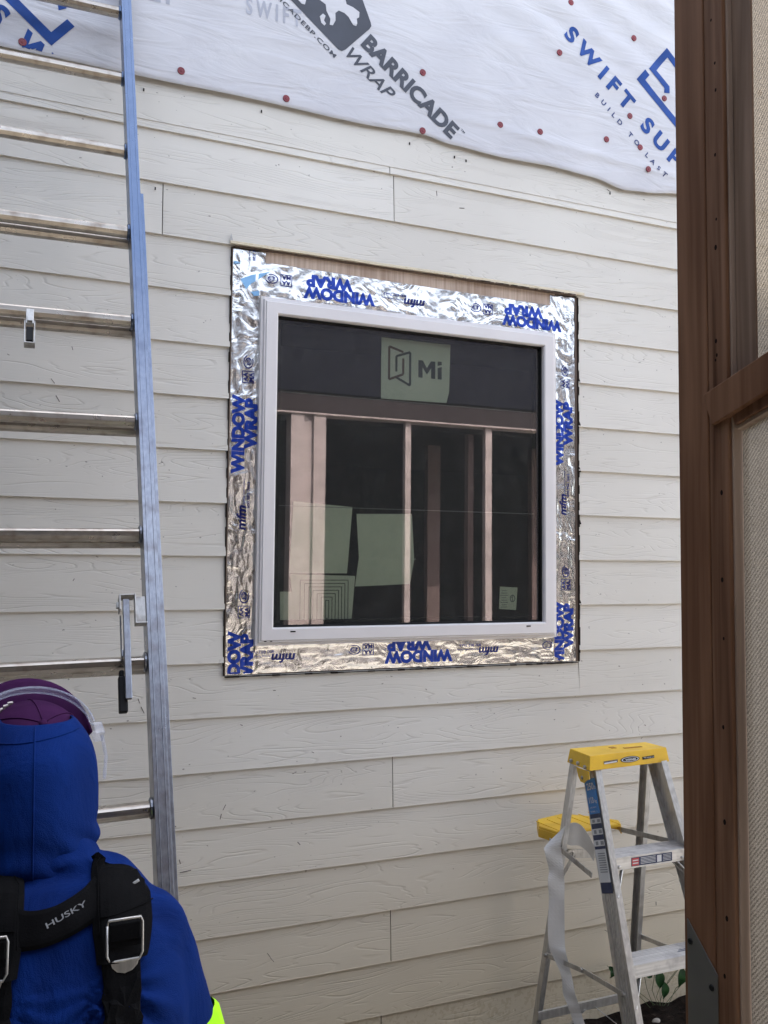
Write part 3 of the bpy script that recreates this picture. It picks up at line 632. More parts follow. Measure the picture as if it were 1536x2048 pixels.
# lower run, the beginning cut off by the strip's end
def clipped(par, fn, keep):
    before = set(par.children); fn()
    for o in [c for c in par.children if c not in before]:
        me = o.data; off = par.location; kv = MB()
        for p in me.polygons:
            vs = [me.vertices[i].co+off for i in p.vertices]
            if all(keep(v) for v in vs): kv.add(vs, [tuple(range(len(vs)))])
        nm = 'lettering' if o.name.startswith('lettering') else 'mark'; mt = me.materials[0]
        bpy.data.objects.remove(o)
        if kv.f: kv.build(nm, mt, par)
clipped(tl, lambda: print_run(tl, (0, 1), (.624, 1.256), -.0013), lambda v: v.z > 1.383)
mfm(tl, (0, 1), (.640, 2.700), -.0013)
clipped(tr_, lambda: print_run(tr_, (0, 1), (1.908, 2.148), -.0013), lambda v: v.x > 1.862)
clipped(tr_, lambda: print_run(tr_, (0, 1), (1.908, 1.345), -.0013), lambda v: v.x > 1.862 and v.z > 1.385)
mfm(tr_, (0, 1), (1.922, 1.955), -.0013); mfm(tr_, (0, 1), (1.925, 2.76-.0), -.0013) if False else None
clipped(tt, lambda: print_run(tt, (-1, -.004), (1.100, 2.738), -.0034), lambda v: v.z > 2.675)
clipped(tt, lambda: print_run(tt, (-1, .0), (1.903, 2.731), -.0034), lambda v: v.z > 2.675)
clipped(tt, lambda: mfm(tt, (-1, 0), (1.300, 2.742), -.0034), lambda v: v.z > 2.675)
clipped(tb, lambda: print_run(tb, (-1, 0), (1.422, 1.440), -.0022), lambda v: v.z < 1.482)
mfm(tb, (-1, 0), (1.617, 1.446), -.0022); mfm(tb, (-1, 0), (.818, 1.446), -.0022)
ring_mark(tb, (1.835, 1.445), .024, .017, -.0022)
b = MB()
for pts in ([(.602, 2.733), (.640, 2.752), (.705, 2.772), (.668, 2.742), (.640, 2.722), (.622, 2.700)], [(.580, 2.783), (.580, 2.795), (.604, 2.790)], [(.640, 2.693), (.668, 2.700), (.668, 2.682), (.650, 2.680)]):
    b.add([(x, foil_y(x, z)-.0042, z) for x, z in pts], [tuple(range(len(pts)))])
b.build('blue_film', 'lightblue', tt)

# ------------------------------------------------------------ window
wn = thing('window', (1.267, -.02, 1.478), 'square white vinyl picture window with dark reflective glass set in the siding', 'window')
def ring(ins_y, name, mat, bevel=0):
    X0, X1, Z0, Z1 = .671, 1.863, 1.478, 2.677
    b = MB(); vs = []
    for ins, y in ins_y:
        vs += [(X0+ins, y, Z0+ins), (X1-ins, y, Z0+ins), (X1-ins, y, Z1-ins), (X0+ins, y, Z1-ins)]
    n = len(ins_y); fs = [(i*4+k, i*4+(k+1) % 4, ((i+1) % n)*4+(k+1) % 4, ((i+1) % n)*4+k) for i in range(n) for k in range(4)]
    b.add(vs, fs); return b.build(name, mat, wn, bevel=bevel)
ring([(0, .03), (0, -.020), (.009, -.020), (.011, -.029), (.0165, -.029), (.018, -.033), (.056, -.033), (.060, -.028), (.060, .03)], 'frame', 'vinyl', .0012)
ring([(.0602, .02), (.0602, -.012), (.0665, -.008), (.0665, .02)], 'gasket', 'gasket')
ring([(.0667, .028), (.0667, .008), (.082, .008), (.082, .028)], 'spacer', 'gasket')
b = MB(); b.bb(.7376, 1.7964, -.0005, .0005, 1.5446, 2.6104); b.build('pane', 'glass', wn)
b = MB()
for z in (2.357, 1.957, 2.607): b.bb(.752, 1.782, .012, .0135, z-.0011, z+.0011)
b.build('film_seam', pm('grey_film_seam', (.30, .30, .31), .6), wn)
b = MB()
for x in (.79, 1.72): b.bb(x, x+.018, -.0345, -.0325, 1.522, 1.5265)
for x in (.700, .720): b.bb(x, x+.008, -.0305, -.0285, 1.4915, 1.4945)
b.build('weep_slot', 'blackline', wn)

def label_thing(label, pts, curl=0):
    t = thing('paper_label', (pts[0][0], .03, pts[0][1]), label, 'label')
    b = MB(); b.prism([(x, .0295, z) for x, z in pts], (0, .0006, 0)); b.build('sheet', 'paper', t); return t
lm = label_thing('pale green paper label printed with linked window outlines and Mi', [(1.139, 2.600), (1.423, 2.600), (1.418, 2.411), (1.407, 2.370), (1.139, 2.366)])
def gp(px, py):      # millimetre grid inside the logo label: px right, py down, from its top left corner
    return (1.139+px, 2.600-py)
def stroke(mb, pts, t):
    for (a, c) in zip(pts[:-1], pts[1:]):
        a = Vector((a[0], .0286, a[1])); c = Vector((c[0], .0286, c[1])); mb.bar(a, c, t, .0008, (0, 0, 1) if abs(a.x-c.x) > abs(a.z-c.z) else (1, 0, 0))
b = MB(); stroke(b, [gp(.088, .052), gp(.031, .036), gp(.031, .160), gp(.088, .136), gp(.088, .076)], .0085); b.build('print', 'paperbrown', lm)
b = MB(); stroke(b, [gp(.060, .128), gp(.060, .070), gp(.116, .050), gp(.116, .176), gp(.060, .150)], .0085); b.build('print', 'paperink', lm)
b = MB(); b.prism([(gp(px_, 0)[0], .0290, gp(0, .142)[1]+pz_) for px_, pz_ in ((.150, 0), (.150, .066), (.168, .066), (.185, .038), (.202, .066), (.220, .066), (.220, 0), (.203, 0), (.203, .040), (.185, .014), (.167, .040), (.167, 0))], (0, -.0006, 0)); b.build('print', 'paperink', lm)
b = MB(); b.prism([(1.139+.230, .0290, 2.600-.142), (1.139+.247, .0290, 2.600-.142), (1.139+.247, .0290, 2.600-.094), (1.139+.230, .0290, 2.600-.099)], (0, -.0006, 0)); b.prism([(1.139+.230, .0290, 2.600-.091), (1.139+.247, .0290, 2.600-.086), (1.139+.247, .0290, 2.600-.074), (1.139+.230, .0290, 2.600-.074)], (0, -.0006, 0)); b.build('print', 'paperink', lm)
label_thing('plain green tinted sheet above the nested squares label on the window glass', [(.812, 1.974), (1.032, 1.961), (1.014, 1.722), (.800, 1.722)])
label_thing('plain green tinted sheet with a fold line across its lower part', [(1.048, 1.937), (1.267, 1.943), (1.277, 1.772), (1.261, 1.684), (1.045, 1.675), (1.059, 1.779)])
b = MB(); b.bb(1.06, 1.283, .0275, .0285, 1.7745, 1.7765); o = b.build('fold_line', pm('paper_fold', (.9, .9, .85), .7)); o.parent = bpy.data.objects['paper_label.002']; o.matrix_parent_inverse = Matrix.Translation(-o.parent.location)
nf = label_thing('paper label printed with nested squares at the bottom left of the glass', [(.803, 1.719), (1.045, 1.713), (1.032, 1.546), (.824, 1.546)])
for o_ in nf.children:
    for v in o_.data.vertices: v.co.y -= .0012
b = MB()
for k in range(7):
    m_ = .012*k; x0, x1, z0, z1 = .84+m_*1.3, 1.018-m_, 1.52+m_*.6, 1.698-m_
    stroke(b, [(x0, max(z0, 1.549)), (x0, z1), (x1, z1), (x1, max(z0, 1.549))] + ([(x0, z0)] if z0 > 1.55 else []), .0022)
for v in b.v: v.y -= .0012
b.build('print', 'paperink', nf)
label_thing('small square green tinted paper at the bottom left corner of the glass', [(.768, 1.658), (.8225, 1.658), (.8225, 1.559), (.770, 1.560)])
ls = label_thing('small pale paper tag with fine print and a round symbol', [(1.640, 1.673), (1.718, 1.669), (1.711, 1.582), (1.636, 1.587)])
b = MB()
for k in range(8): b.box((1.658, .0290, 1.657-.009*k), (.022+.006*(k % 3), .0006, .0022))
n = 20; b.loft([[Vector((1.695+r_*math.cos(2*math.pi*k/n), .029, 1.627+r_*1.2*math.sin(2*math.pi*k/n))) for k in range(n)] for r_ in (.012, .0085)], cap=False)
b.box((1.695, .0288, 1.627), (.003, .0006, .02)); b.box((1.692, .0288, 1.632), (.010, .0006, .003)); b.build('print', 'stick_grey', ls)

# ------------------------------------------------------------ extension ladder
LT = Vector((.176, -.108, 3.509)); LU_ = Vector((-.0175, .3883, .9214)).normalized(); LN = Vector((0, -.9214, .3883)).normalized(); LX = LU_.cross(LN)
if LX.x < 0: LX = -LX
def lp(x, n, s): return LT + LX*x + LN*n - LU_*s
lad = thing('extension_ladder', (0, -1.55, 0), 'tall worn aluminium extension ladder with two overlapping sections leaning on the wall', 'ladder')
def chan(x, sgn, n0, n1, s0, s1, wd, name):
    b = MB(); t = .003
    # C channel: web at x, flanges towards sgn
    P_ = [(0, n0), (sgn*wd, n0), (sgn*wd, n0+.006), (sgn*(wd-.004), n0+.006), (sgn*(wd-.004), n0+t), (sgn*t, n0+t), (sgn*t, n1-t), (sgn*(wd-.004), n1-t), (sgn*(wd-.004), n1-.006), (sgn*wd, n1-.006), (sgn*wd, n1), (0, n1)]
    A0, A1 = lp(x, 0, s1), lp(x, 0, s0); k = len(P_)
    vs = [A + LX*p[0] + LN*p[1] for A in (A0, A1) for p in P_]
    b.add(vs, [(i, (i+1) % k, k+(i+1) % k, k+i) for i in range(k)])
    # small ridge along the front flange
    for off_ in ((.008, wd-.007) if wd > .02 else (.004,)): b.bar(lp(x+sgn*off_, n1+.0006, s1), lp(x+sgn*off_, n1+.0006, s0), .0016, .0022, tuple(LX))
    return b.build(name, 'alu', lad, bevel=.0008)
WL = .450
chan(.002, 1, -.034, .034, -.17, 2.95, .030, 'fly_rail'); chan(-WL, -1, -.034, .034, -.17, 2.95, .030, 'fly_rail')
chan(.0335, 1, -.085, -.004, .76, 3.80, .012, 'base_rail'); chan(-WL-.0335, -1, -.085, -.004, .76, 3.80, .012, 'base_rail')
def rung(x0, x1, n, s, name, r=.0175):
    b = MB(); m_ = 20; rings = []
    for x in (x0, x1):
        ring_ = []
        for k in range(m_):
            a = 2*math.pi*k/m_; rr = r*(1-.05*(k % 2)); ca, sa = math.cos(a), math.sin(a)
            # flat tread tilted to lie level: cut the top of the circle
            v = LN*ca*rr + LU_*sa*rr; top = Vector((0, -.0, 1)); dz = v.dot(top)
            if dz > r*.72: v -= top*(dz-r*.72)
            ring_.append(lp(x, n, s)+v)
        rings.append(ring_)
    b.loft(rings); b.build(name, 'alux', lad)
    for x, sg in ((x0, 1), (x1, -1)):
        b = MB()
        b.loft([[lp(x+sg*q, n, s)+ (LN*math.cos(2*math.pi*k/18) + LU_*math.sin(2*math.pi*k/18))*rr for k in range(18)] for q, rr in ((.0, r+.004), (.004, r+.004), (.006, r))])
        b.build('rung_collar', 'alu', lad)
for k in range(0, 10): rung(-WL+.001, .001, 0, .3048*k, 'rung')
for k in range(3, 13): rung(-WL-.033, .033, -.050, .3048*k-.004, 'rung', .0165)
# rung lock
lk = MB(); s7 = .3048*7
def lbox(mb, x0, x1, n0, n1, s0, s1):
    c = lp((x0+x1)/2, (n0+n1)/2, (s0+s1)/2); mb.box(c, (abs(x1-x0), abs(n1-n0), abs(s1-s0)), Matrix((LX, LN, LU_)).transposed())
lbox(lk, -.022, .001, .028, .031, s7-.140, s7-.072); lbox(lk, -.024, -.021, .028, .052, s7-.140, s7-.072); lbox(lk, -.024, .001, .028, .052, s7-.075, s7-.072)
lk.build('lock_bracket', 'steel', lad, bevel=.0008)
lk = MB(); lbox(lk, -.056, -.053, .015, .050, s7-.140, s7-.105); lbox(lk, -.056, -.024, .015, .050, s7-.140, s7-.137); lbox(lk, -.061, -.052, .028, .038, s7-.126, s7-.113)
lk.build('lock_pivot', 'steel', lad, bevel=.0008)
lk = MB(); lbox(lk, -.048, -.034, .030, .042, s7-.132, s7+.088); lbox(lk, -.0535, -.0505, .016, .026, s7-.10, s7-.01); lbox(lk, -.0535, -.048, .018, .034, s7-.02, s7-.005)
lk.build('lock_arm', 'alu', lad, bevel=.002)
lk = MB(); lbox(lk, -.060, -.042, .010, .029, s7+.035, s7+.112); lbox(lk, -.058, -.048, .010, .028, s7+.022, s7+.036); lk.build('lock_tongue', 'black', lad, bevel=.003)
# hanging pulley bracket under the rung
s4 = .3048*4; px_ = -.246
pk = MB(); lbox(pk, px_-.009, px_+.009, .012, .020, s4+.006, s4+.050); pk.build('pulley_strap', 'steel', lad, bevel=.001)
pk = MB(); lbox(pk, px_-.0125, px_-.0100, .002, .026, s4+.046, s4+.112); lbox(pk, px_+.0100, px_+.0125, .002, .026, s4+.046, s4+.112); lbox(pk, px_-.0125, px_+.0125, .002, .026, s4+.110, s4+.1125); lbox(pk, px_-.006, px_+.006, .018, .028, s4+.034, s4+.048); pk.build('pulley_bracket', 'steel', lad, bevel=.0008)
pk = MB(); lbox(pk, px_-.0080, px_+.0080, .008, .020, s4+.060, s4+.102); pk.build('pulley_wheel', 'black', lad, bevel=.002)
# feet
for x in (.055, -WL-.053):
    b = MB(); b.box(lp(x, -.05, 3.78), (.05, .10, .05)); f_ = b.build('foot', 'black', lad, bevel=.004)

# ------------------------------------------------------------ step ladder
st = thing('step_ladder', (1.87, -.5, 0), 'small aluminium step ladder with a yellow plastic top cap standing open by the wall', 'step ladder')
CX = 1.884
zc = 1.125
FLc, FRc, BLc, BRc = (1.710, -.449), (2.044, -.428), (1.713, -.329), (2.034, -.329)
b = MB()
top = [(FLc[0], FLc[1]), (FRc[0], FRc[1]), (BRc[0], BRc[1]), (BLc[0], BLc[1])]
out = [(FLc[0]-.006, FLc[1]-.007), (FRc[0]+.006, FRc[1]-.008), (BRc[0]+.006, BRc[1]+.006), (BLc[0]-.008, BLc[1]+.006)]
rings = [[Vector((x, y, zc)) for x, y in top], [Vector((x, y, zc-.047)) for x, y in out]]
b.loft(rings, cap=False); b.add([(x, y, zc) for x, y in top], [(0, 1, 2, 3)])
inn = [Vector((x*.994+CX*.006*1, y, zc-.047)) for x, y in out]
cap_ = b.build('top_cap', 'yellow', st, bevel=.006, seg=3); so_ = cap_.modifiers.new('thick', 'SOLIDIFY'); so_.thickness = .004; so_.offset = -1
cap_.modifiers.move(1, 0)
# cap side lobes with rivets
for sx_, xx in ((-1, 1.7025),):
    b = MB(); b.prism([(xx, -.452, zc-.050), (xx, -.455, zc-.075), (xx, -.440, zc-.082), (xx, -.425, zc-.094), (xx, -.405, zc-.094), (xx, -.392, zc-.080), (xx, -.380, zc-.050)], (.003, 0, 0)); b.build('cap_lobe', 'yellow', cap_, bevel=.001) if False else b.build('cap_lobe', 'yellow', st, bevel=.001)
for y, z in ((-.43, zc-.040), (-.390, zc-.036), (-.350, zc-.036), (-.415, zc-.078)):
    n = 12; x = 1.7035 + (0.001 if z < zc-.06 else .0); b = MB()
    b.loft([[Vector((x-dx, y+r_*math.cos(2*math.pi*k/n), z+r_*math.sin(2*math.pi*k/n))) for k in range(n)] for r_, dx in ((.0065, -.002), (.0065, .0035), (.004, .0055))])
    b.build('rivet', 'steel', st)
# print on the cap front: oval badge, two slots
def capfront(u, v):   # u 0..1 along front, v metres down
    k = v/.047; x = FLc[0]+(FRc[0]-FLc[0])*u; y = FLc[1]+(FRc[1]-FLc[1])*u; return Vector((x, y-.008*k-.0012, zc-v))
b = MB(); n = 30
b.add([capfront(.50+.125*math.cos(2*math.pi*k/n), .0245-.0100*math.sin(2*math.pi*k/n)) for k in range(n)], [tuple(range(n))]); b.build('badge', 'black', st)
b = MB(); b.add([capfront(.50+.112*math.cos(2*math.pi*k/n), .0245-.0082*math.sin(2*math.pi*k/n))+Vector((0, -.0006, 0)) for k in range(n)]+[capfront(.50+.100*math.cos(2*math.pi*k/n), .0245-.0065*math.sin(2*math.pi*k/n))+Vector((0, -.0006, 0)) for k in range(n)], [(k, (k+1) % n, n+(k+1) % n, n+k) for k in range(n)]); b.build('badge_ring', 'stick_white', st)
text('badge_lettering', 'WERNER', 'stick_white', st, capfront(.435, .0278)+Vector((0, -.0012, 0)), (1, 0.026, 0), (0, 0, .0065), width=.045, bold=.04)
for u0, u1, mt in ((.16, .34, 'shade_wood'), (.66, .82, 'black')):
    b = MB(); b.add([capfront(u0, .022), capfront(u1, .020), capfront(u1, .029), capfront(u0, .031)], [(0, 1, 2, 3)]); b.build('cap_slot', mt, st)
b = MB(); b.add([capfront(.165, .0265)+Vector((0, -.0006, 0)), capfront(.325, .0245)+Vector((0, -.0006, 0)), capfront(.325, .0280)+Vector((0, -.0006, 0)), capfront(.165, .0305)+Vector((0, -.0006, 0))], [(0, 1, 2, 3)]); b.build('cap_slot', 'stick_white', st)
text('badge_lettering', 'THE LADDER CO', 'stick_white', st, capfront(.675, .0270)+Vector((0, -.0008, 0)), (1, .026, 0), (0, 0, .0045), width=.045, bold=.01)
b = MB(); b.box((1.93, -.39, zc+.0008), (.075, .012, .0016)); b.box((1.86, -.37, zc+.0008), (.02, .02, .0016)); b.build('cap_dent', pm('worn_brown_stain', (.42, .20, .03), .7), st)
# front rails: outer web with ribs and a front flange
def rail(a, bt, depth, flange, sgn, name, mat='alus', ribs=True):
    a = Vector(a); bt = Vector(bt); d = (bt-a).normalized(); X = Vector((1, 0, 0)); X = (X-d*X.dot(d)).normalized(); Y = d.cross(X)
    if Y.y < 0: Y = -Y        # Y points to the wall
    m_ = MB(); t = .0025
    P_ = [(0, 0), (-sgn*flange, 0), (-sgn*flange, t), (-sgn*t, t), (-sgn*t, depth-t), (-sgn*flange, depth-t), (-sgn*flange, depth), (0, depth)]
    vs = [A + X*p[0] + Y*p[1] for A in (a, bt) for p in P_]; k = len(P_)
    m_.add(vs, [(i, (i+1) % k, k+(i+1) % k, k+i) for i in range(k)])
    if ribs:
        for q in (.25, .42, .58, .75):
            m_.bar(a + X*sgn*.0010 + Y*depth*q, bt + X*sgn*.0010 + Y*depth*q, .0030, .0040, (1, 0, 0))
    return m_.build(name, mat, st, bevel=.0006), d, Y
FL_t, FL_b = Vector((1.7335, -.443, 1.085)), Vector((1.672, -.842, 0.0))
FR_t, FR_b = Vector((2.033, -.443, 1.085)), Vector((2.094, -.842, 0.0))
_, fd, fY = rail(FL_t, FL_b, .078, .024, -1, 'front_rail'); rail(FR_t, FR_b, .078, .024, 1, 'front_rail')
BL_t, BL_b = Vector((1.716, -.352, 1.085)), Vector((1.655, -.165, 0.0))
BR_t, BR_b = Vector((2.046, -.352, 1.085)), Vector((2.110, -.165, 0.0))
rail(BL_t, BL_b, .026, .020, -1, 'rear_rail', ribs=False); rail(BR_t, BR_b, .040, .020, 1, 'rear_rail', ribs=False)
def fpt(t, right=False): a, c = (FR_t, FR_b) if right else (FL_t, FL_b); return a+(c-a)*t
for i, zz in enumerate((.817, .528, .250)):
    t = (1.085-zz)/1.085; a = fpt(t)+Vector((.003, .002, 0)); c = fpt(t, True)+Vector((-.003, .002, 0))
    m_ = MB(); dpt = .080
    # tread: flat ribbed top, front lip hanging down
    m_.add([a, c, c+Vector((0, dpt, 0)), a+Vector((0, dpt, 0)), a+Vector((0, 0, -.040)), c+Vector((0, 0, -.040)), c+Vector((0, dpt, -.022)), a+Vector((0, dpt, -.022)), a+Vector((0, .003, -.040)), c+Vector((0, .003, -.040)), a+Vector((0, .003, -.004)), c+Vector((0, .003, -.004)), c+Vector((0, dpt-.003, -.004)), a+Vector((0, dpt-.003, -.004)), c+Vector((0, dpt-.003, -.022)), a+Vector((0, dpt-.003, -.022))],
           [(0, 1, 2, 3), (4, 5, 1, 0), (8, 9, 5, 4), (10, 11, 9, 8), (13, 12, 11, 10), (3, 2, 6, 7), (7, 6, 14, 15), (15, 14, 12, 13)])
    for q in range(9):
        y = .008+.008*q; m_.bar(a+Vector((.002, y, .0004)), c+Vector((-.002, y, .0004)), .0028, .0014, (0, 1, 0))
    m_.build('step', 'alusx', st, bevel=.0008)
    m_ = MB()
    for e_, sg in ((a, 1), (c, -1)):
        for dx, dz in ((.012, -.014), (-.010*0+.034, -.03)) if i == 0 else ((.012, -.02),):
            m_ = MB(); p = e_+Vector((sg*dx, -.0005, dz)); n = 12; m_.loft([[p+Vector((r_*math.cos(2*math.pi*k/n), -dy, r_*math.sin(2*math.pi*k/n))) for k in range(n)] for r_, dy in ((.006, 0), (.006, .002), (.003, .004))]); m_.build('rivet', 'steel', st)
    # knee braces under the step
    m_ = MB(); z1 = .040
    for e_, sg in ((a, 1), (c, -1)):
        s0 = e_+Vector((sg*.055, .012, -z1+.004)); t2 = t+.100; s1 = fpt(t2, sg < 0)+Vector((sg*.006, .003, 0)); m_.bar(s0, s1, .012, .004, (0, 1, 0))
        m_.bar(s0+Vector((0, .05, 0)), s1+Vector((0, .035, 0)), .010, .003, (0, 1, 0))
    m_.build('step_brace', 'alus', st, bevel=.001)
# worn paint on middle tread
m_ = MB(); t = (1.085-.525)/1.085; a = fpt(t); n = 14
m_.add([a+Vector((.250+.030*math.cos(2*math.pi*k/n)*(1+.3*math.sin(5*k)), .036+.010*math.sin(2*math.pi*k/n)*(1+.3*math.cos(3*k)), .0032)) for k in range(n)], [tuple(range(n))]); m_.build('tread_scuff', 'stick_navy', st)
# spreaders, rear bars
def flat(a, c, w_=.016, t=.003, name='spreader', mat='alus', side=(0, 1, 0)):
    m_ = MB(); m_.bar(a, c, w_, t, side); return m_.build(name, mat, st, bevel=.0008)
# rear horizontals
for zz in (.172,):
    tt_ = (1.085-zz)/1.085; a = BL_t+(BL_b-BL_t)*tt_; c = BR_t+(BR_b-BR_t)*tt_
    m_ = MB(); m_.bar(a, c, .030, .010, (0, 0, 1)); m_.build('rear_bar', 'alus', st, bevel=.001)
    flat(a+(c-a)*.45+Vector((0, -.004, -.01)), BL_t+(BL_b-BL_t)*min(1, (tt_+.17))+Vector((.012, 0, 0)), .012, .003, 'rear_brace')
    flat(a+(c-a)*.55+Vector((0, -.004, -.01)), BR_t+(BR_b-BR_t)*min(1, (tt_+.17))+Vector((-.012, 0, 0)), .012, .003, 'rear_brace')
for rgt in (False, True):
    T = (BR_t, BR_b) if rgt else (BL_t, BL_b); sgn = -1 if rgt else 1
    f_ = fpt((1.085-.445)/1.085, rgt)+Vector((sgn*-.004, .040, 0)); r_ = T[0]+(T[1]-T[0])*((1.085-.395)/1.085)+Vector((sgn*-.004, 0, 0)); mid = (f_+r_)/2+Vector((0, 0, .012))
    flat(f_, mid, .016, .003, side=(0, 0, 1)); flat(mid+Vector((sgn*.004, -.02, 0)), r_+Vector((sgn*.004, 0, 0)), .016, .003, side=(0, 0, 1))
    for p in (f_, mid, r_):
        m_ = MB(); n = 12; m_.loft([[p+Vector((-sgn*dx, rr*math.cos(2*math.pi*k/n), rr*math.sin(2*math.pi*k/n))) for k in range(n)] for rr, dx in ((.007, -.002), (.007, .004), (.004, .006))])
        m_.build('rivet', 'steel', st)
# fold-out yellow paint shelf behind the rear rails
zs = .800
m_ = MB(); sh = [(1.700, -.150), (1.74, -.075), (1.87, -.045), (1.96, -.120), (2.020, -.190), (2.00, -.232), (1.80, -.238), (1.722, -.225)]
m_.prism([(x, y, zs) for x, y in sh], (0, 0, .012)); shf = m_.build('paint_shelf', 'yellow', st, bevel=.004)
m_ = MB()
for i in range(len(sh)):
    (x0, y0_), (x1, y1_) = sh[i], sh[(i+1) % len(sh)]
    if i == 5: continue
    m_.bar((x0, y0_, zs-.012), (x1, y1_, zs-.012), .030 if i in (7, 0) else .024, .004, (0, 0, 1))
for q in range(6): m_.bar((1.72+.05*q, -.10+.006*q, zs+.0125), (1.72+.05*q+.02, -.235, zs+.0125), .004, .003, (1, 0, 0))
m_.build('shelf_rim', 'yellow', st, bevel=.001)
flat((2.00, -.228, zs-.010), (2.085, -.47, .800), .018, .004, 'shelf_arm', 'steel', (0, 0, 1)); flat((1.69, -.235, zs-.012), (1.700, -.47, .745), .018, .004, 'shelf_arm', 'steel', (0, 0, 1))
m_ = MB(); n = 18
for rr0, dy in ((.016, .0),): m_.loft([[Vector((1.742+r_*math.cos(2*math.pi*k/n), -.285-dd, .752+r_*math.sin(2*math.pi*k/n))) for k in range(n)] for r_, dd in ((.016, 0), (.016, .006), (.009, .007), (.008, .002), (.003, .002), (.002, .008))])
m_.build('shelf_hinge', 'steel', st, smooth=False)
flat((1.68, -.275, .757), (1.86, -.275, .735), .030, .004, 'shelf_brace', 'steel', (0, 0, 1)); flat((1.764, -.278, .745), (1.700, -.235, .60), .012, .004, 'shelf_brace', 'steel', (0, 0, 1))
# label on the left front rail web and on the first step
webX = Vector((-1, 0, 0))
def webp(t, q, lift=.0030):
    p = FL_t+(FL_b-FL_t)*t + fY*(.078*q); return p+Vector((-lift, 0, 0))
def webq(mb, t0, t1, q0=.10, q1=.88, lift=.0032): mb.add([webp(t0, q1, lift), webp(t0, q0, lift), webp(t1, q0, lift), webp(t1, q1, lift)], [(0, 1, 2, 3)])
tw = lambda py: .028+(py-1551)/(1703-1551)*.305
m_ = MB(); webq(m_, tw(1551), tw(1599)); m_.build('rail_label', 'stick_blue', st)
m_ = MB(); webq(m_, tw(1599), tw(1703)); m_.build('rail_label', 'stick_navy', st)
m_ = MB()
for a_, c_ in ((1605, 1612), (1619, 1627), (1634, 1642), (1646, 1689)): webq(m_, tw(a_), tw(c_), lift=.0040)
m_.build('rail_label', 'stick_white', st)
m_ = MB()
for k in range(9): webq(m_, tw(1651+3*k), tw(1652.3+3*k), .2, .72, .0046)
for a_, c_ in ((1606.5, 1610.5), (1620.5, 1625.5), (1635.5, 1640.5)): webq(m_, tw(a_), tw(c_), .16, .38, .0046); webq(m_, tw(a_), tw(c_), .55, .74, .0046)
m_.build('rail_label_print', 'stick_grey', st)
wu = -fY; wv_ = -fd
text('rail_label_lettering', '250', 'stick_white', st, webp(tw(1566), .76, .0044), wu, wv_*.022, width=.040, bold=.02)
text('rail_label_lettering', 'lb', 'stick_white', st, webp(tw(1566), .22, .0044), wu, wv_*.012, width=.009, bold=.01)
text('rail_label_lettering', '113', 'stick_white', st, webp(tw(1584), .74, .0044), wu, wv_*.018, width=.026, bold=.04)
text('rail_label_lettering', 'kg', 'stick_white', st, webp(tw(1584), .34, .0044), wu, wv_*.010, width=.012, bold=.02)
text('rail_label_lettering', 'LOAD CAPACITY', 'stick_white', st, webp(tw(1591), .76, .0044), wu, wv_*.004, width=.038, bold=.01)
text('rail_label_lettering', 'TYPE  I', 'stick_white', st, webp(tw(1597), .76, .0044), wu, wv_*.005, width=.038, bold=.01)
a = fpt((1.085-.817)/1.085)
def stp(u, v, lift=.0010): return Vector((a.x+u, a.y+.002-lift, .817-v))
for u0, u1, v0, v1, mt in ((.085, .250, .006, .034, 'stick_navy'), (.087, .115, .008, .032, 'stick_red')):
    m_ = MB(); l_ = .0008 if mt == 'stick_navy' else .0014; m_.add([stp(u0, v1, l_), stp(u1, v1, l_), stp(u1, v0, l_), stp(u0, v0, l_)], [(0, 1, 2, 3)]); m_.build('step_label', mt, st)
m_ = MB()
for r_ in range(5): m_.add([stp(.122, .011+.0045*r_, .0014), stp(.182, .011+.0045*r_, .0014), stp(.182, .0093+.0045*r_, .0014), stp(.122, .0093+.0045*r_, .0014)], [(0, 1, 2, 3)]); m_.add([stp(.212, .011+.0045*r_, .0014), stp(.245, .011+.0045*r_, .0014), stp(.245, .0096+.0045*r_, .0014), stp(.212, .0096+.0045*r_, .0014)], [(0, 1, 2, 3)])
m_.add([stp(.188, .031, .0014), stp(.206, .031, .0014), stp(.206, .009, .0014), stp(.188, .009, .0014)], [(0, 1, 2, 3)])
for r_ in range(2): m_.add([stp(.090, .017+.009*r_, .0018), stp(.112, .017+.009*r_, .0018), stp(.112, .0135+.009*r_, .0018), stp(.090, .0135+.009*r_, .0018)], [(0, 1, 2, 3)])
m_.build('step_label_print', 'stick_white', st)
for T in (FL_b, FR_b, BL_b, BR_b):
    m_ = MB(); m_.box(T+Vector((0, .02 if T.y < -.5 else .01, .012)), (.034, .065, .05)); m_.build('foot', 'black', st, bevel=.004)

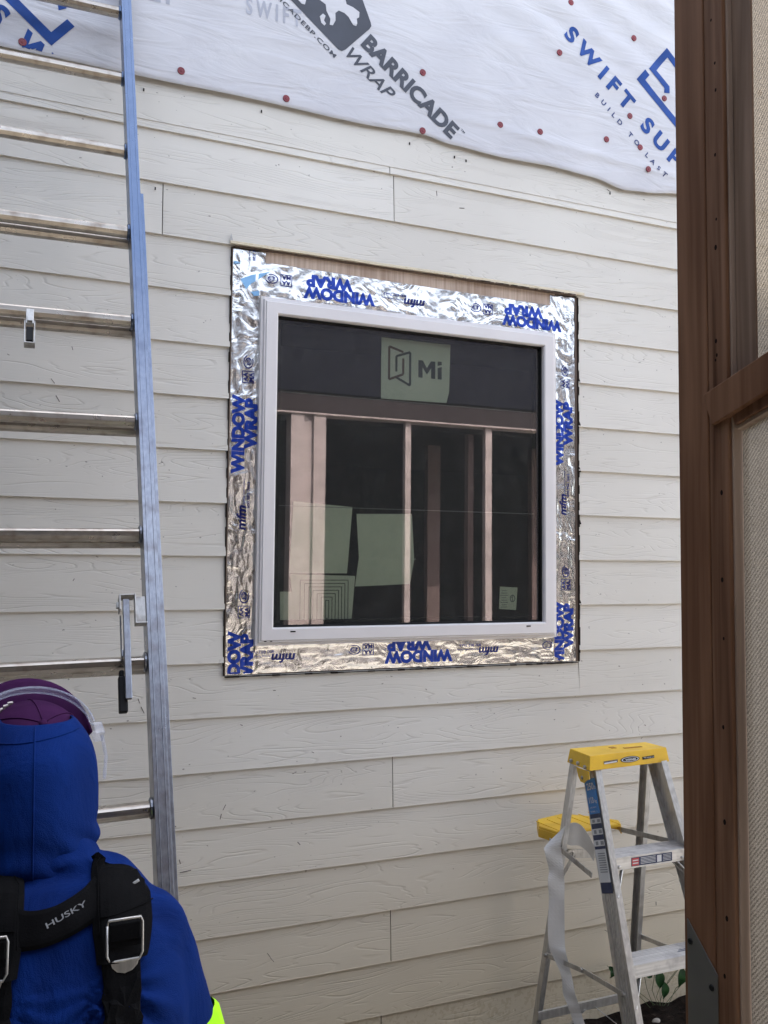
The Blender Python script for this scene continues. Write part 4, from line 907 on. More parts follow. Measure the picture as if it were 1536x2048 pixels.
# ------------------------------------------------------------ white strip draped over the step ladder
vs_ = thing('vinyl_strip', (1.62, -.45, 0), 'long limp off white vinyl strip draped over the yellow shelf and hanging to the ground', 'vinyl strip')
def catmull(P_, m_):
    P_ = [Vector(p) for p in P_]; P_ = [P_[0]*2-P_[1]] + P_ + [P_[-1]*2-P_[-2]]; o = []
    for i in range(1, len(P_)-2):
        for k in range(m_):
            t = k/m_; a, b_, c, d = P_[i-1], P_[i], P_[i+1], P_[i+2]
            o.append(.5*((2*b_)+(c-a)*t+(2*a-5*b_+4*c-d)*t*t+(3*b_-a-3*c+d)*t**3))
    return o+[P_[-2]]
EDGE= [([1.693, -0.318, 0.856], [1.687, -0.336, 0.867]), ([1.626, -0.312, 0.802], [1.666, -0.342, 0.817]), ([1.616, -0.322, 0.78], [1.677, -0.332, 0.766]), ([1.637, -0.313, 0.718], [1.677, -0.341, 0.722]), ([1.628, -0.321, 0.685], [1.686, -0.333, 0.677]), ([1.635, -0.316, 0.619], [1.682, -0.338, 0.621]), ([1.628, -0.32, 0.539], [1.685, -0.334, 0.536]), ([1.631, -0.318, 0.479], [1.685, -0.336, 0.47]), ([1.641, -0.318, 0.445], [1.686, -0.344, 0.44]), ([1.673, -0.33, 0.371], [1.708, -0.34, 0.369]), ([1.682, -0.327, 0.31], [1.714, -0.351, 0.315]), ([1.694, -0.336, 0.271], [1.731, -0.35, 0.271]), ([1.717, -0.338, 0.206], [1.75, -0.356, 0.208])]
BACK= [([1.711, -0.3, 0.854], [1.715, -0.275, 0.795]), ([1.744, -0.3, 0.862], [1.748, -0.275, 0.777]), ([1.777, -0.3, 0.85], [1.781, -0.275, 0.773]), ([1.806, -0.3, 0.816], [1.811, -0.275, 0.753]), ([1.835, -0.3, 0.77], [1.848, -0.275, 0.71])]
m_ = MB()
def ribbon2(mb, pairs, tail=None):
    a = catmull([p[0] for p in pairs]+([tail[0]] if tail else []), 5); c = catmull([p[1] for p in pairs]+([tail[1]] if tail else []), 5); n_ = len(a); W_ = 4
    vs = [a[i].lerp(c[i], q/W_)+Vector((0, -.0008*math.sin(math.pi*q/W_)*math.sin(i*.55), 0)) for i in range(n_) for q in range(W_+1)]
    mb.add(vs, [(i*(W_+1)+q, i*(W_+1)+q+1, (i+1)*(W_+1)+q+1, (i+1)*(W_+1)+q) for i in range(n_-1) for q in range(W_)])
EDGE += [([1.735, -.40, .045], [1.785, -.43, .045]), ([1.735, -.47, .006], [1.785, -.50, .006])]
ribbon2(m_, EDGE); ribbon2(m_, BACK)
o = m_.build('strip', 'strap_white', vs_, smooth=False); s2 = o.modifiers.new('t', 'SOLIDIFY'); s2.thickness = .0016

# ------------------------------------------------------------ screen door
DA = Vector((.645, -2.115, 0)); DU = Vector((.0565, -.9984, 0)).normalized(); DN = Vector((-.9984, -.0565, 0)).normalized()   # DN faces the camera side
def dpnt(s_, n_, z): return DA+DU*s_+DN*n_+Vector((0, 0, z))
dr = thing('screen_door', (.66, -2.55, .1), 'brown stained wooden screen door standing open in the right foreground', 'screen door')
def dbox(mb, s0, s1, n0, n1, z0, z1): mb.box(dpnt((s0+s1)/2, (n0+n1)/2, (z0+z1)/2), (abs(s1-s0), abs(n1-n0), abs(z1-z0)), Matrix((DU, DN, Vector((0, 0, 1)))).transposed())
DZ0, DZ1 = .10, 2.85
DW = .86
b = MB(); dbox(b, 0, .0415, -.028, 0, DZ0, DZ1); b.build('stile', 'doorwood', dr, bevel=.0012)
b = MB(); dbox(b, DW-.0415, DW, -.028, 0, DZ0, DZ1); b.build('stile', 'doorwood', dr, bevel=.0012)
b = MB(); dbox(b, .0418, .0670, -.028, -.0015, DZ0+.09, DZ1-.09); b.build('screen_strip', 'stripwood', dr, bevel=.0012)
b = MB(); dbox(b, .0672, .0700, -.028, -.0060, DZ0+.09, DZ1-.09); b.build('lit_edge_strip', 'litlipwood', dr, bevel=.0008)
b = MB(); dbox(b, .0418, DW-.0418, -.028, -.001, DZ0, DZ0+.09); dbox(b, .0418, DW-.0418, -.028, -.001, DZ1-.09, DZ1); b.build('rail', 'doorwood', dr, bevel=.0012)
b = MB(); dbox(b, .0705, 0.0955, -.0145, -.0115, 1.93, DZ1-.09); b.build('stile_shadow_strip', 'stileshadow', dr, bevel=.001)  # dark strip added in place of the stile's shadow on the mesh
# sloping brace with its moulding
def slope(mb, s0, z0, s1, z1, wd_, n0, n1):
    a = dpnt(s0, (n0+n1)/2, z0); c = dpnt(s1, (n0+n1)/2, z1); mb.bar(a, c, wd_, abs(n1-n0), tuple(Vector((0, 0, 1))))
SL = .34
b = MB(); slope(b, .0440, 1.928, .80, 1.928+.756*SL, .036, -.026, .0035); br = b.build('brace', 'doorwood', dr, bevel=.0012)
b = MB(); slope(b, .0720, 1.914, .80, 1.914+.728*SL-.004, .012, -.026, -.0035); b.build('brace_strip', 'stripwood', dr, bevel=.001)
b = MB(); slope(b, .0720, 1.906, .80, 1.906+.728*SL-.004, .004, -.026, -.0075); b.build('lit_edge_strip', 'litlipwood', dr, bevel=.0008)
b = MB(); n_s, n_z = 40, 120; vs = []
for j in range(n_z+1):
    for i in range(n_s+1):
        s_ = .0705+(DW-.115)*i/n_s; z = DZ0+.09+(DZ1-DZ0-.18)*j/n_z; vs.append(dpnt(s_, -.017+.0022*noise.noise((s_*6, z*3, 1)), z))
b.add(vs, [(j*(n_s+1)+i, j*(n_s+1)+i+1, (j+1)*(n_s+1)+i+1, (j+1)*(n_s+1)+i) for j in range(n_z) for i in range(n_s)]); b.build('mesh_panel', 'screen', dr, smooth=True)
for z in (2.35, 2.30, 2.27, 2.20, 2.13, 2.10, 2.00, 1.985, 1.95+.03, 1.84, 1.75, 1.69, 1.60, 1.505, 1.41, 1.352, 1.30):
    q = random.random(); b = MB(); n = 10; c_ = dpnt(.052+.006*q, -.0013, z); rr = .0010+.0009*random.random()
    b.add([c_+DU*rr*math.cos(2*math.pi*k/n)+Vector((0, 0, 1.6*rr*math.sin(2*math.pi*k/n))) for k in range(n)], [tuple(range(n))]); b.build('nail_hole', 'blackline', dr)
b = MB(); b.prism([dpnt(.0055, .0002, 1.30-.25), dpnt(.0460, .0002, 1.05), dpnt(.0460, .0002, 1.350), dpnt(.0055, .0002, 1.392)], DN*.0016); b.build('corner_plate', 'plate', dr, bevel=.0004)
for s_, z in ((.010, 1.370), (.0385, 1.335), (.012, 1.22), (.036, 1.14)):
    b = MB(); n = 14; c_ = dpnt(s_, .0018, z); b.loft([[c_+DN*dn+DU*rr*math.cos(2*math.pi*k/n)+Vector((0, 0, rr*math.sin(2*math.pi*k/n))) for k in range(n)] for rr, dn in ((.0034, 0), (.0028, .0010), (.0010, .0010), (.0008, .0004))]); b.build('screw', 'black', dr)
# post the door hangs from
dp = thing('door_post', (.70, -3.03, 0), 'brown timber post carrying the open screen door beside the camera', 'post')
b = MB(); b.bb(.645, .735, -3.075, -2.985, -.04, 3.0); b.build('timber', 'doorwood', dp, bevel=.003)
for z in (.4, 1.4, 2.5):
    b = MB(); b.tube([(.688, -2.980, z-.04), (.688, -2.980, z+.04)], .006, 10); b.build('hinge', 'steel', dp)

# ------------------------------------------------------------ plant behind the step ladder
pl = thing('vine_plant', (2.35, -.10, 0), 'low creeping plant with broad green leaves growing at the foot of the siding', 'plant')
leafs = [(2.232, -.060, .150, .030, 225), (2.285, -.070, .130, .046, 190), (2.325, -.060, .080, .040, 178), (2.40, -.080, .125, .046, 165), (2.44, -.07, .165, .032, 130), (2.078, -.060, .190, .024, 170), (2.055, -.070, .205, .020, 230), (2.36, -.05, .175, .030, 100), (2.52, -.09, .11, .040, 180), (2.6, -.07, .14, .03, 210)]
st_ = MB()
for i, (x, y, z, s_, a_) in enumerate(leafs):
    b = MB(); m8 = 8; vs = []; cs, sn = math.cos(R(a_)), math.sin(R(a_))
    for k in range(m8+1):
        t = k/m8; wdt = s_*.50*math.sin(math.pi*min(1, t*1.02)**.8)
        for u in (-1, 0, 1):
            lx, lz = wdt*u, s_*1.7*t; X = x+(lx*cs-lz*sn)*1.0; Z = z+s_+(lx*sn+lz*cs)*1.0
            vs.append((X, y-.012*math.sin(math.pi*t)-.004*abs(u)+.01*t*noise.noise((i, 0, 0)), Z))
    b.add(vs, [(k*3+q, k*3+q+1, k*3+q+4, k*3+q+3) for k in range(m8) for q in range(2)])
    b.build('leaf', 'leaf', pl, smooth=True)
    st_.tube([(2.30+.02*(i % 3), -.05, -.01), ((x+2.30)/2, -.035, z*.6), (x, y+.004, z+s_)], .0010, 6)
st_.build('stem', 'stemg', pl)

# ------------------------------------------------------------ porch behind the camera, seen in the window glass
po = thing('porch', (3.2, -5.6, 0), 'white columned porch opposite the wall, seen mirrored in the dark window glass', 'porch')
b = MB(); b.bb(2.037, 2.160, -4.66, -4.50, 0, 3.10); b.bb(2.252, 2.365, -4.66, -4.50, 0, 3.10); b.bb(2.160, 2.252, -4.66, -4.53, 0, 3.10); b.build('column', 'white_paint', po)
for x0, x1 in ((3.167, 3.224), (4.029, 4.100)): b = MB(); b.bb(x0, x1, -4.58, -4.52, 0, 3.10); b.build('post', 'white_paint', po)
for x0, x1, y_ in ((3.93, 3.99, -4.7), (3.9, 4.05, -5.6), (5.1, 5.35, -5.4)): b = MB(); b.bb(x0, x1, y_-.08, y_, 0, 3.05); b.build('post', 'post_dim', po)
b = MB(); b.bb(-1, 9, -4.66, -4.49, 3.112, 3.30); b.build('beam', 'grey_paint', po)
b = MB(); b.bb(-1, 9, -4.66, -4.485, 3.098, 3.1115); b.build('beam_trim', 'white_paint', po)
b = MB(); b.bb(-1.2, 9.2, -4.9, -4.47, 3.302, 4.35); b.bb(-1.2, 9.2, -8.2, -4.9, 4.2, 4.35); b.build('roof', 'navy_paint', po)
b = MB(); b.bb(-1, 9, -8, -4.66, 3.05, 3.10); b.bb(-1, 9, -8.1, -8, 0, 3.1); b.bb(-1.1, -1, -8, -4.66, 0, 3.1); b.bb(9, 9.1, -8, -4.66, 0, 3.1); b.bb(-1, 9, -8, -4.66, -.03, .04); b.build('back_wall', 'darkin', po)


# ------------------------------------------------------------ person seen from behind, looking up at the window
pe = thing('person', (.03, -1.62, 0), 'person in blue hooded shirt, purple cap and black tool harness, seen from behind', 'person')
def sup(cx, cy, cz, rx, ry, n=28, e=2.3, tilt=0.):
    r_ = []
    for k in range(n):
        t = 2*math.pi*k/n; c, s_ = math.cos(t), math.sin(t)
        r_.append(Vector((cx+rx*math.copysign(abs(c)**(2/e), c), cy+ry*math.copysign(abs(s_)**(2/e), s_), cz + tilt*math.sin(t)*ry)))
    return r_
def capsule(mb, pts, rad, n=18):
    mb.tube(pts, rad, n)
    mb.ellipsoid(pts[0], (rad[0],)*3, 16, 10); mb.ellipsoid(pts[-1], (rad[-1],)*3, 16, 10)
def remesh(mb, name, mat, parent, vox, smooth=6, disp=None):
    o = mb.build('tmp', mat)
    r_ = o.modifiers.new('r', 'REMESH'); r_.mode = 'VOXEL'; r_.voxel_size = vox
    s_ = o.modifiers.new('s', 'SMOOTH'); s_.factor = .6; s_.iterations = smooth
    me = bpy.data.meshes.new_from_object(o.evaluated_get(bpy.context.evaluated_depsgraph_get())); bpy.data.objects.remove(o)
    out = MB(); me.update()
    vs_n = [v.normal.copy() for v in me.vertices]
    vs = [v.co.copy() for v in me.vertices]
    if disp: vs = [p + n_*disp(p, n_) for p, n_ in zip(vs, vs_n)]
    out.add(vs, [tuple(p.vertices) for p in me.polygons])
    bpy.data.meshes.remove(me)
    return out.build(name, mat, parent, smooth=True), out
BX = .030
HC = Vector((-.004, -1.318, 1.432))          # head centre
HX = Vector((math.cos(R(15)), math.sin(R(15)), 0)); HF = Vector((-.80*math.sin(R(15)), .80*math.cos(R(15)), .60)).normalized(); HU = HX.cross(HF)
def hp(x, f, u): return HC+HX*x+HF*f+HU*u
HM = Matrix((HX, HF, HU)).transposed()
def torso_rings(g=0.):
    T = [(.86, -1.60, .160, .125), (.95, -1.59, .160, .125), (1.03, -1.57, .165, .122), (1.10, -1.545, .170, .118), (1.17, -1.522, .168, .112), (1.225, -1.500, .152, .100), (1.270, -1.482, .122, .086), (1.302, -1.462, .092, .070)]
    return [sup(BX, y, z, rx+g, ry+g, 30, 2.35) for z, y, rx, ry in T]
shR, shL = Vector((BX+.127, -1.495, 1.196)), Vector((BX-.127, -1.495, 1.196))
elR, elL = Vector((BX+.207, -1.51, .935)), Vector((BX-.212, -1.50, .94))
wrR, wrL = Vector((BX+.165, -1.345, .815)), Vector((BX-.165, -1.34, .825))
b = MB()
b.loft(torso_rings(-.012))
b.tube([(BX, -1.475, 1.26), (BX-.01, -1.42, 1.31), hp(0, -.02, -.06)], [.062, .058, .058], 18)
b.ellipsoid(hp(0, .0, -.030), (.072, .092, .090), 24, 18, HM)
b.ellipsoid(hp(0, .045, -.055), (.052, .055, .062), 20, 14, HM)      # jaw
b.ellipsoid(hp(0, .102, -.022), (.013, .016, .024), 12, 10, HM)       # nose
b.ellipsoid(hp(0, .092, .020), (.045, .012, .012), 12, 8, HM)         # brow
b.ellipsoid(hp(0, .090, -.062), (.024, .010, .008), 12, 8, HM)        # lips
for sg in (-1, 1): b.ellipsoid(hp(sg*.076, -.004, -.012), (.010, .018, .030), 10, 10, HM)
for S_, E2, W2, sg in ((shR, elR, wrR, 1), (shL, elL, wrL, -1)):
    b.ellipsoid(S_-Vector((0, 0, .012)), (.050, .056, .056), 18, 14)
    b.tube([S_, S_.lerp(E2, .5), E2], [.060, .054, .044], 18); b.ellipsoid(E2, (.044,)*3, 14, 10)
    b.tube([E2, E2.lerp(W2, .35), W2], [.043, .042, .028], 16); b.ellipsoid(W2, (.028,)*3, 12, 8)
    hd = (W2-E2).normalized(); px_h = Vector((0, 0, 1)).cross(hd).normalized()*sg; ph = hd.cross(px_h)*sg
    palm = W2+hd*.050; Mh = Matrix((px_h, hd, ph)).transposed(); b.ellipsoid(palm, (.018, .050, .040), 16, 12, Mh)
    for q, ln in enumerate((.036, .043, .040, .030)):
        r0 = palm+hd*.038+ph*(.028-.0185*q); p1 = r0+hd*ln-px_h*.008; p2 = p1+hd*ln*.45-px_h*.022; p3 = p2-hd*.006-px_h*.022
        b.tube([r0, p1, p2, p3], [.0095, .0090, .0082, .0070], 10); b.ellipsoid(p3, (.007,)*3, 8, 6)
    t0 = palm-hd*.018+ph*.026; b.tube([t0, t0+ph*.026+hd*.022-px_h*.012, t0+ph*.030+hd*.050-px_h*.026], [.013, .0105, .0085], 10); b.ellipsoid(t0+ph*.030+hd*.050-px_h*.026, (.0085,)*3, 8, 6)
for sg in (-1, 1):
    hip = Vector((BX+sg*.088, -1.615, .84)); kn = Vector((BX+sg*.105, -1.655, .45)); an = Vector((BX+sg*.115, -1.72, .09))
    b.ellipsoid(hip, (.092, .10, .10), 16, 12); b.tube([hip, hip.lerp(kn, .5), kn, kn.lerp(an, .35), an], [.090, .078, .056, .055, .036], 18)
    b.ellipsoid(an+Vector((0, .055, -.055)), (.042, .12, .036), 16, 10); b.ellipsoid(an, (.04, .045, .045), 12, 8)
body, _ = remesh(b, 'body', 'skin', pe, .0085, 4)
# shirt over torso and upper arms
b = MB(); rs = torso_rings(.016); rs[0] = sup(BX, -1.60, .80, .180, .142, 30, 2.3); b.loft(rs)
b.tube([(BX, -1.468, 1.265), (BX-.012, -1.405, 1.325)], [.078, .066], 20)
for S_, E2 in ((shR, elR), (shL, elL)):
    b.ellipsoid(S_+Vector((0, 0, -.004)), (.072, .080, .076), 20, 14); b.tube([S_, S_.lerp(E2, .35), S_.lerp(E2, .80)], [.072, .071, .070], 20)
    c0 = Vector((BX, S_.y, S_.z+.035)); b.tube([c0.lerp(S_, .25)+Vector((0, 0, .020)), S_+Vector((0, 0, .006))], [.070, .062], 18)
def fold(p, n_):
    d = 0.
    for S_, sg in ((shR, 1), (shL, -1)):
        q = p-S_; r_ = math.hypot(q.x*sg+.02, q.z+.0)
        a_ = math.atan2(-q.z, q.x*sg+.06); wgt = math.exp(-((q.x*sg+.045)/.060)**2)*max(0, min(1, (-q.z+.02)/.06))*max(0, min(1, (q.z+.30)/.1))
        d += wgt*.0115*math.sin(a_*17+q.z*14+1.2*noise.noise(p*14))
    d += .0045*noise.noise(Vector((p.x*11, p.y*11, p.z*5.5))) + .002*noise.noise(p*26)
    return d
shirt, shm = remesh(b, 'shirt', 'blue', pe, .0075, 5, fold)
# lime cuffs
for S_, E2 in ((shR, elR), (shL, elL)):
    b = MB(); a = S_.lerp(E2, .50); c = S_.lerp(E2, 1.0); dd = (c-a); rings = []
    for t, rr in ((0, .0705), (.06, .0755), (.5, .0750), (.97, .0730), (1.0, .070), (.98, .064)):
        p = a+dd*t; z = dd.normalized(); x = (Vector((0, 1, 0))-z*z.y).normalized(); y = z.cross(x); rings.append([p+(x*math.cos(2*math.pi*k/32)+y*math.sin(2*math.pi*k/32))*(rr+.002*math.sin(5*2*math.pi*k/32+t)) for k in range(32)])
    b.loft(rings, cap=False); b.build('cuff', 'lime', pe, smooth=True)
# trousers and boots
b = MB(); b.loft([sup(BX, -1.60, .90, .180, .136, 26), sup(BX, -1.61, .84, .185, .140, 26), sup(BX, -1.62, .76, .185, .135, 26)])
for sg in (-1, 1):
    hip = Vector((BX+sg*.088, -1.615, .80)); kn = Vector((BX+sg*.105, -1.655, .45)); an = Vector((BX+sg*.115, -1.72, .10)); b.tube([hip, hip.lerp(kn, .5), kn, kn.lerp(an, .5), an], [.102, .092, .078, .074, .070], 20)
remesh(b, 'trousers', 'denim', pe, .010, 4, lambda p, n_: .006*noise.noise(p*13))
for sg in (-1, 1):
    b = MB(); an = Vector((BX+sg*.115, -1.72, .09)); b.tube([an+Vector((0, 0, .09)), an], [.056, .054], 18); b.ellipsoid(an+Vector((0, .055, -.050)), (.052, .14, .045), 18, 12); b.bb(an.x-.05, an.x+.05, an.y-.07, an.y+.185, -.034, .006)
    remesh(b, 'boot', 'boot', pe, .008, 3)
# hood: shell open towards the face
b = MB(); nu, nv = 72, 46; grid = []
def hood_pt(u, v):
    # u round, v from crown to collar, in world upright frame leaning with the head
    a = 2*math.pi*u
    z_ = 1.506 - v*.246
    k = v
    rx = .095*(1-max(0, (.32-k)/.32)**2.6*.36) ; ry = .110*(1-max(0, (.30-k)/.30)**2.6*.5)
    if k > .70: rx += .003*math.sin((k-.70)/.30*math.pi*.9); ry += .020*(k-.70)
    if k > .90: rx -= .030*((k-.90)/.1)**2; ry -= .030*((k-.90)/.1)**2
    cy = HC.y-.022-.075*k
    back = max(0, -math.sin(a)); rx *= .90+.10*math.sin(min(.5, v*.9)*math.pi)
    ry2 = ry + .018*back*math.sin(min(1, k)*math.pi)**.8
    fold_ = 0.
    x = HC.x+.004*k+rx*math.cos(a); y = cy+ry2*math.sin(a)
    # drooping folds near the base of the hood
    dz = .0
    if k > .55:
        w_ = (k-.55)/.45; dz = -.034*w_*max(0, -math.sin(a))**1.5
        f_ = .0135*w_*math.sin((z_*150)-5*math.sin(a)**2*2+3*math.cos(a))
        x += f_*math.cos(a); y += f_*math.sin(a)
    nn_ = noise.noise(Vector((x*9, y*9, z_*7)))*.006; x += nn_*math.cos(a); y += nn_*math.sin(a)
    return Vector((x, y, z_+dz))
vs = []; keep = {}
b.v = []; b.f = []
# crown cap rings: close the top at the back with a small dome
for j in range(nv+1):
    for i in range(nu): vs.append(hood_pt(i/nu, j/nv))
fs = []
for j in range(nv):
    for i in range(nu):
        q = (j*nu+i, j*nu+(i+1) % nu, (j+1)*nu+(i+1) % nu, (j+1)*nu+i)
        c_ = sum((vs[t] for t in q), Vector())/4
        if c_.y < HC.y + .020 + (1.46-c_.z)*.55: fs.append(q)
# dome over the top of the back of the head
b.add(vs, fs)
hood = b.build('hood', 'blue', pe, smooth=True)
mm_ = hood.modifiers.new('t', 'SOLIDIFY'); mm_.thickness = .005; mm_.offset = -1; hood.modifiers.new('sub', 'SUBSURF').render_levels = 1
# seam down the middle of the hood and hem near its edge
bvh_h = BVHTree.FromPolygons(vs, fs)
def on(bvh, p, d=Vector((0, 1, 0)), lift=.0015):
    h, n_, i_, _ = bvh.ray_cast(Vector(p), d, 3)
    if h is None: return None
    if n_.dot(d) > 0: n_ = -n_
    return h+n_*lift, n_
def seam(bvh, pts, r_, mat, name, parent, lift=.0005):
    pp = [on(bvh, p, lift=lift) for p in pts]; pp = [q[0] for q in pp if q]
    if len(pp) > 1: b_ = MB(); b_.tube(pp, r_, 6); return b_.build(name, mat, parent, smooth=True)
seam(bvh_h, [(-.004+.004*k/30, -2.4, 1.502-.22*k/30) for k in range(31)], .0016, 'blue', 'seam', hood, .0002)
seam(bvh_h, [(-.088+.180*k/30, -2.4, 1.487-.006*math.cos(k/30*3)) for k in range(31)], .0013, 'blue', 'seam', hood, .0004)
# cap: crown, brim, embroidery
b = MB(); rings = []
for j in range(14):
    t = j/13*math.pi/2*.98; rings.append([HC+HM@Vector((.0845*math.cos(t)*math.cos(2*math.pi*k/40), .103*math.cos(t)*math.sin(2*math.pi*k/40)+.004, .010+.072*math.sin(t))) for k in range(40)])
b.loft(rings); cp = thing('x', (0, 0, 0), None, None) if False else None
crown = b.build('cap', 'purple', pe, smooth=True)
b = MB(); nb = 30; vs = []; 
for j in range(7):
    for i in range(nb+1):
        a = math.pi*(i/nb); f = j/6
        x0 = .084*math.cos(a); y0_ = .075*math.sin(a)+.020
        x1 = .094*math.cos(a)*(1 if abs(math.cos(a)) < .98 else .97); y1_ = .126*math.sin(a)**.62+.020
        x = x0+(x1-x0)*f; y = y0_+(y1_-y0_)*f; u_ = .030 + .016*f - .9*x*x*1.7
        vs.append(hp(x, y, u_))
b.add(vs, [(j*(nb+1)+i, j*(nb+1)+i+1, (j+1)*(nb+1)+i+1, (j+1)*(nb+1)+i) for j in range(6) for i in range(nb)])
br_ = b.build('brim', 'purple', crown, smooth=True); br_.modifiers.new('t', 'SOLIDIFY').thickness = .004
for k in range(6):
    a = math.pi/6+k*math.pi/3; b = MB(); b.tube([HC+HM@Vector((.0855*math.cos(t)*math.cos(a), .104*math.cos(t)*math.sin(a)+.004, .010+.0728*math.sin(t))) for t in [j/12*math.pi/2 for j in range(13)]], .0010, 6); b.build('seam', 'purple', crown, smooth=True)
b = MB(); b.box((on(bvh, (BX+.112, -2.6, 1.272), lift=.016) or (Vector((0, 0, 0)), 0))[0], (.009, .003, .004), Matrix.Rotation(R(-25), 3, 'Y')) if False else None; b.ellipsoid(hp(0, .004, .083), (.007, .007, .004), 12, 8, HM); b.build('button', 'purple', crown, smooth=True)
b = MB()
for k in range(14):
    a = R(112+k*2.6); t = .52+.02*(k % 2); b.box(HC+HM@Vector((.0860*math.cos(t)*math.cos(a), .1045*math.cos(t)*math.sin(a)+.004, .010+.073*math.sin(t))), (.0032, .003, .007+.003*(k % 3)), HM)
b.build('embroidery', 'cap_print', crown)
# clear safety goggles pushed up on to the brim
gg = []
for i in range(33):
    a = math.pi*(.02+.96*i/32); gg.append((a, .097*math.cos(a), .088*math.sin(a)**.75+.022))
b = MB(); rings = []
vs = []
for a, x, y in gg:
    for q in range(5):
        f = q/4; vs.append(hp(x*(1+.02*f), y+.004*f, .046-.9*x*x*1.7+.012*f))
b.add(vs, [(i*5+q, i*5+q+1, (i+1)*5+q+1, (i+1)*5+q) for i in range(32) for q in range(4)])
gl_ = b.build('goggles', 'lens', pe, smooth=True); gl_.modifiers.new('t', 'SOLIDIFY').thickness = .0025
for u_ in (.046, .058):
    b = MB(); b.tube([hp(x*1.01, y, u_-.9*x*x*1.7) for a, x, y in gg], .0014, 8); b.build('goggle_rim', 'lens', gl_, smooth=True)
for sg in (-1, 1):
    b = MB(); b.box(hp(sg*.103, .020, .030), (.016, .026, .022), HM); b.tube([hp(sg*.108, .010, .032), hp(sg*.112, -.02, .010), hp(sg*.106, -.05, -.01)], .0032, 8)
    b.build('goggle_vent', 'lens', gl_, bevel=.002)
# harness: yoke, pads, straps, buckles laid on the shirt
bvh = BVHTree.FromPolygons(shm.v, shm.f)
hn = bpy.data.objects.new('harness', None)
def ribbon(name, mat, pts, wd_, th, parent, lift=.002, ribs=0, d=Vector((0, 1, 0)), m_=10, crown_=.0):
    """pts: list of (x, z, width) seen from behind; laid on the shirt"""
    P_ = catmull([(p[0], 0, p[1]) for p in pts], m_); Wd = [p[2] for p in pts]; b = MB(); rows = []; top = []
    for i, p in enumerate(P_):
        t = i/(len(P_)-1)*(len(pts)-1); k = min(int(t), len(pts)-2); w_ = Wd[k]+(Wd[k+1]-Wd[k])*(t-k)
        tn = (P_[min(i+1, len(P_)-1)]-P_[max(i-1, 0)]).normalized(); sdv = Vector((tn.z, 0, -tn.x))
        row = []
        for q in range(9):
            u = q/8*2-1; s_ = p+sdv*(u*w_/2); h = on(bvh, (s_.x, -2.6, s_.z), d, lift)
            if h is None:
                h2, n2, _, _ = bvh.find_nearest(Vector((s_.x, -1.5, s_.z))); h = (h2+n2*lift, n2)
            row.append((h[0], Vector((0, -1, 0)).lerp(h[1], .5).normalized(), th*(1-.5*abs(u)**6)+crown_*(1-u*u)))
        rows.append(row)
    n_ = len(rows)
    for _ in range(10):
        ys = [[r_[q][0].y for q in range(9)] for r_ in rows]
        for i in range(n_):
            for q in range(9):
                a0, a1 = ys[max(0, i-1)][q], ys[min(n_-1, i+1)][q]; b0, b1 = ys[i][max(0, q-1)], ys[i][min(8, q+1)]
                rows[i][q][0].y = min(ys[i][q], (a0+a1+b0+b1)/4)
    # smooth the resting height so a stiff strap bridges small folds
    vs = [r_[q][0] for r_ in rows for q in range(9)] + [r_[q][0]+r_[q][1]*r_[q][2] for r_ in rows for q in range(9)]
    o_ = n_*9; fs = []
    for i in range(n_-1):
        for q in range(8): fs += [(i*9+q, i*9+q+1, (i+1)*9+q+1, (i+1)*9+q), (o_+i*9+q, o_+(i+1)*9+q, o_+(i+1)*9+q+1, o_+i*9+q+1)]
        fs += [(i*9, (i+1)*9, o_+(i+1)*9, o_+i*9), (i*9+8, o_+i*9+8, o_+(i+1)*9+8, (i+1)*9+8)]
    for q in range(8): fs += [(q, o_+q, o_+q+1, q+1), ((n_-1)*9+q, (n_-1)*9+q+1, o_+(n_-1)*9+q+1, o_+(n_-1)*9+q)]
    b.add(vs, fs); return b.build(name, mat, parent, smooth=False, bevel=.0012)
HX0 = BX+.004
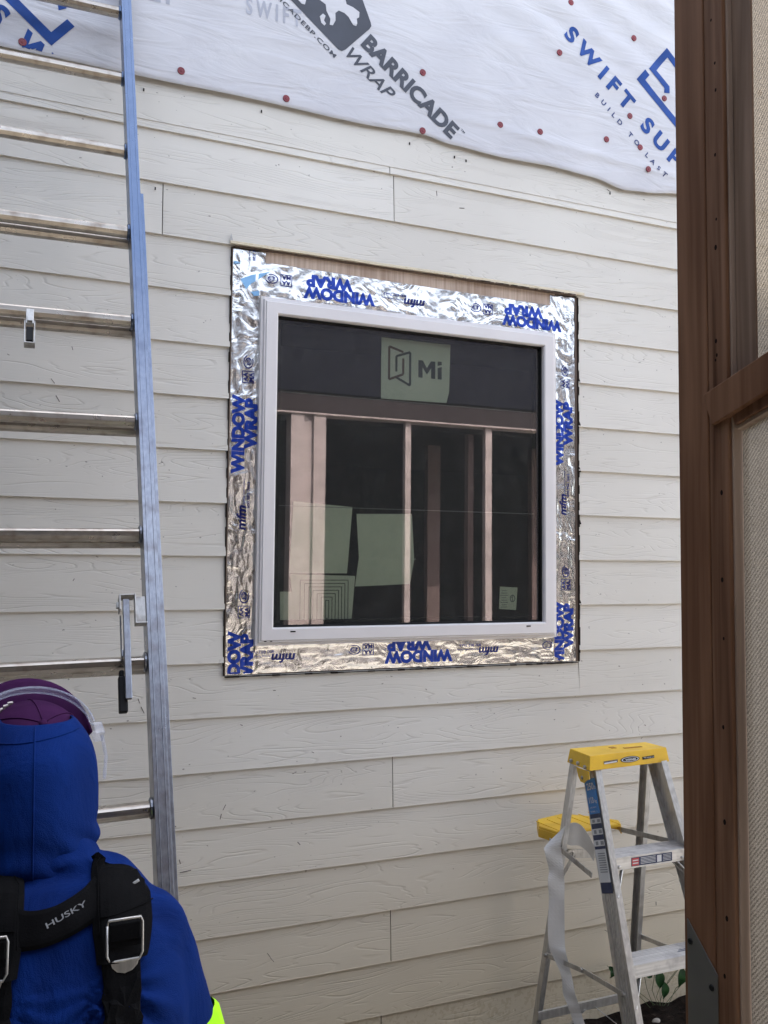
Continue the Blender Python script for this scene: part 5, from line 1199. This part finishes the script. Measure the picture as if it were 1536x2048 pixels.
for sg in (1, -1):
    ribbon('harness_pad', 'nylon', [(HX0+sg*.086, 1.316, .066), (HX0+sg*.083, 1.306, .078), (HX0+sg*.084, 1.25, .080), (HX0+sg*.082, 1.215, .066)], 0, .012, pe, crown_=.002)
    ribbon('harness_strap', 'nylon', [(HX0+sg*.080, 1.222, .050), (HX0+sg*.082, 1.12, .052), (HX0+sg*.086, 1.00, .054), (HX0+sg*.09, .86, .050)], 0, .004, pe, lift=.004)
    sg > 0 and ribbon('harness_yoke', 'nylon', [(HX0+.074, 1.294, .046), (HX0+.040, 1.280, .038), (HX0, 1.268, .038), (HX0-.040, 1.264, .042), (HX0-.074, 1.270, .048)], 0, .009, pe, lift=.0015)
    c_ = on(bvh, (HX0+sg*.080, -2.6, 1.232), lift=.0250)
    if c_:
        p, n_ = c_; n_ = (n_+Vector((0, -2.2, .1))).normalized(); X = Vector((1, 0, 0)); X = (X-n_*X.dot(n_)).normalized(); Z = X.cross(n_); Z = -Z if Z.z < 0 else Z
        fr = [(-.0235, .020), (-.0215, .026), (.0215, .026), (.0235, .020), (.0235, -.018), (.0195, -.026), (-.0195, -.026), (-.0235, -.018)]
        b = MB(); b.tube([p+X*x+Z*z for x, z in fr]+[p+X*fr[0][0]+Z*fr[0][1]], .0019, 8); b.build('buckle', 'steel', pe, smooth=True)
        b = MB(); tng = [(-.0195, -.024), (.0195, -.024), (.0165, -.033), (.010, -.039), (0, -.0415), (-.010, -.039), (-.0165, -.033)]
        b.prism([p+X*x+Z*z-n_*.001 for x, z in tng], n_*.0022); b.build('buckle_tongue', 'steel', pe, bevel=.0006)
        b = MB(); b.box(p+Z*-.004, (.044, .010, .002), Matrix((X, Z, n_)).transposed()); b.box(p+n_*.002+Z*.010, (.040, .022, .003), Matrix((X, Z, n_)).transposed()); b.build('buckle_webbing', 'nylon', pe, bevel=.001)
# piping stitched across the pad, lettering on the yoke
for sg in (1, -1):
    for z in (1.262,): seam(bvh, [(HX0+sg*.086-.034+.068*k/10, -2.6, z) for k in range(11)], .0010, 'nylon', 'harness_seam', pe, .0150)
for sg in (1, -1):
    for dz_ in (.016, .0): pass
    seam(bvh, [(HX0+sg*.050, -2.6, 1.312-.070*k/10) for k in range(11)], .0008, 'nylon', 'harness_stitching', pe, .0160)
c9 = on(bvh, (HX0+.098, -2.6, 1.283), lift=.0165)
if c9: b = MB(); b.box(c9[0], (.010, .002, .004), Matrix.Rotation(R(-28), 3, 'Y')); b.build('paint_chip', 'stick_white', pe, bevel=.0008)
a_ = on(bvh, (HX0-.014, -2.6, 1.262), lift=.0125); c_ = on(bvh, (HX0+.036, -2.6, 1.276), lift=.0125)
if a_ and c_:
    U = (c_[0]-a_[0]); n_ = Vector((0, -1, .25)).normalized(); V = n_.cross(U).normalized(); V = -V if V.z < 0 else V
    text('harness_lettering', 'HUSKY', 'stick_grey', pe, a_[0], U, V*.0075, width=U.length, bold=.01)
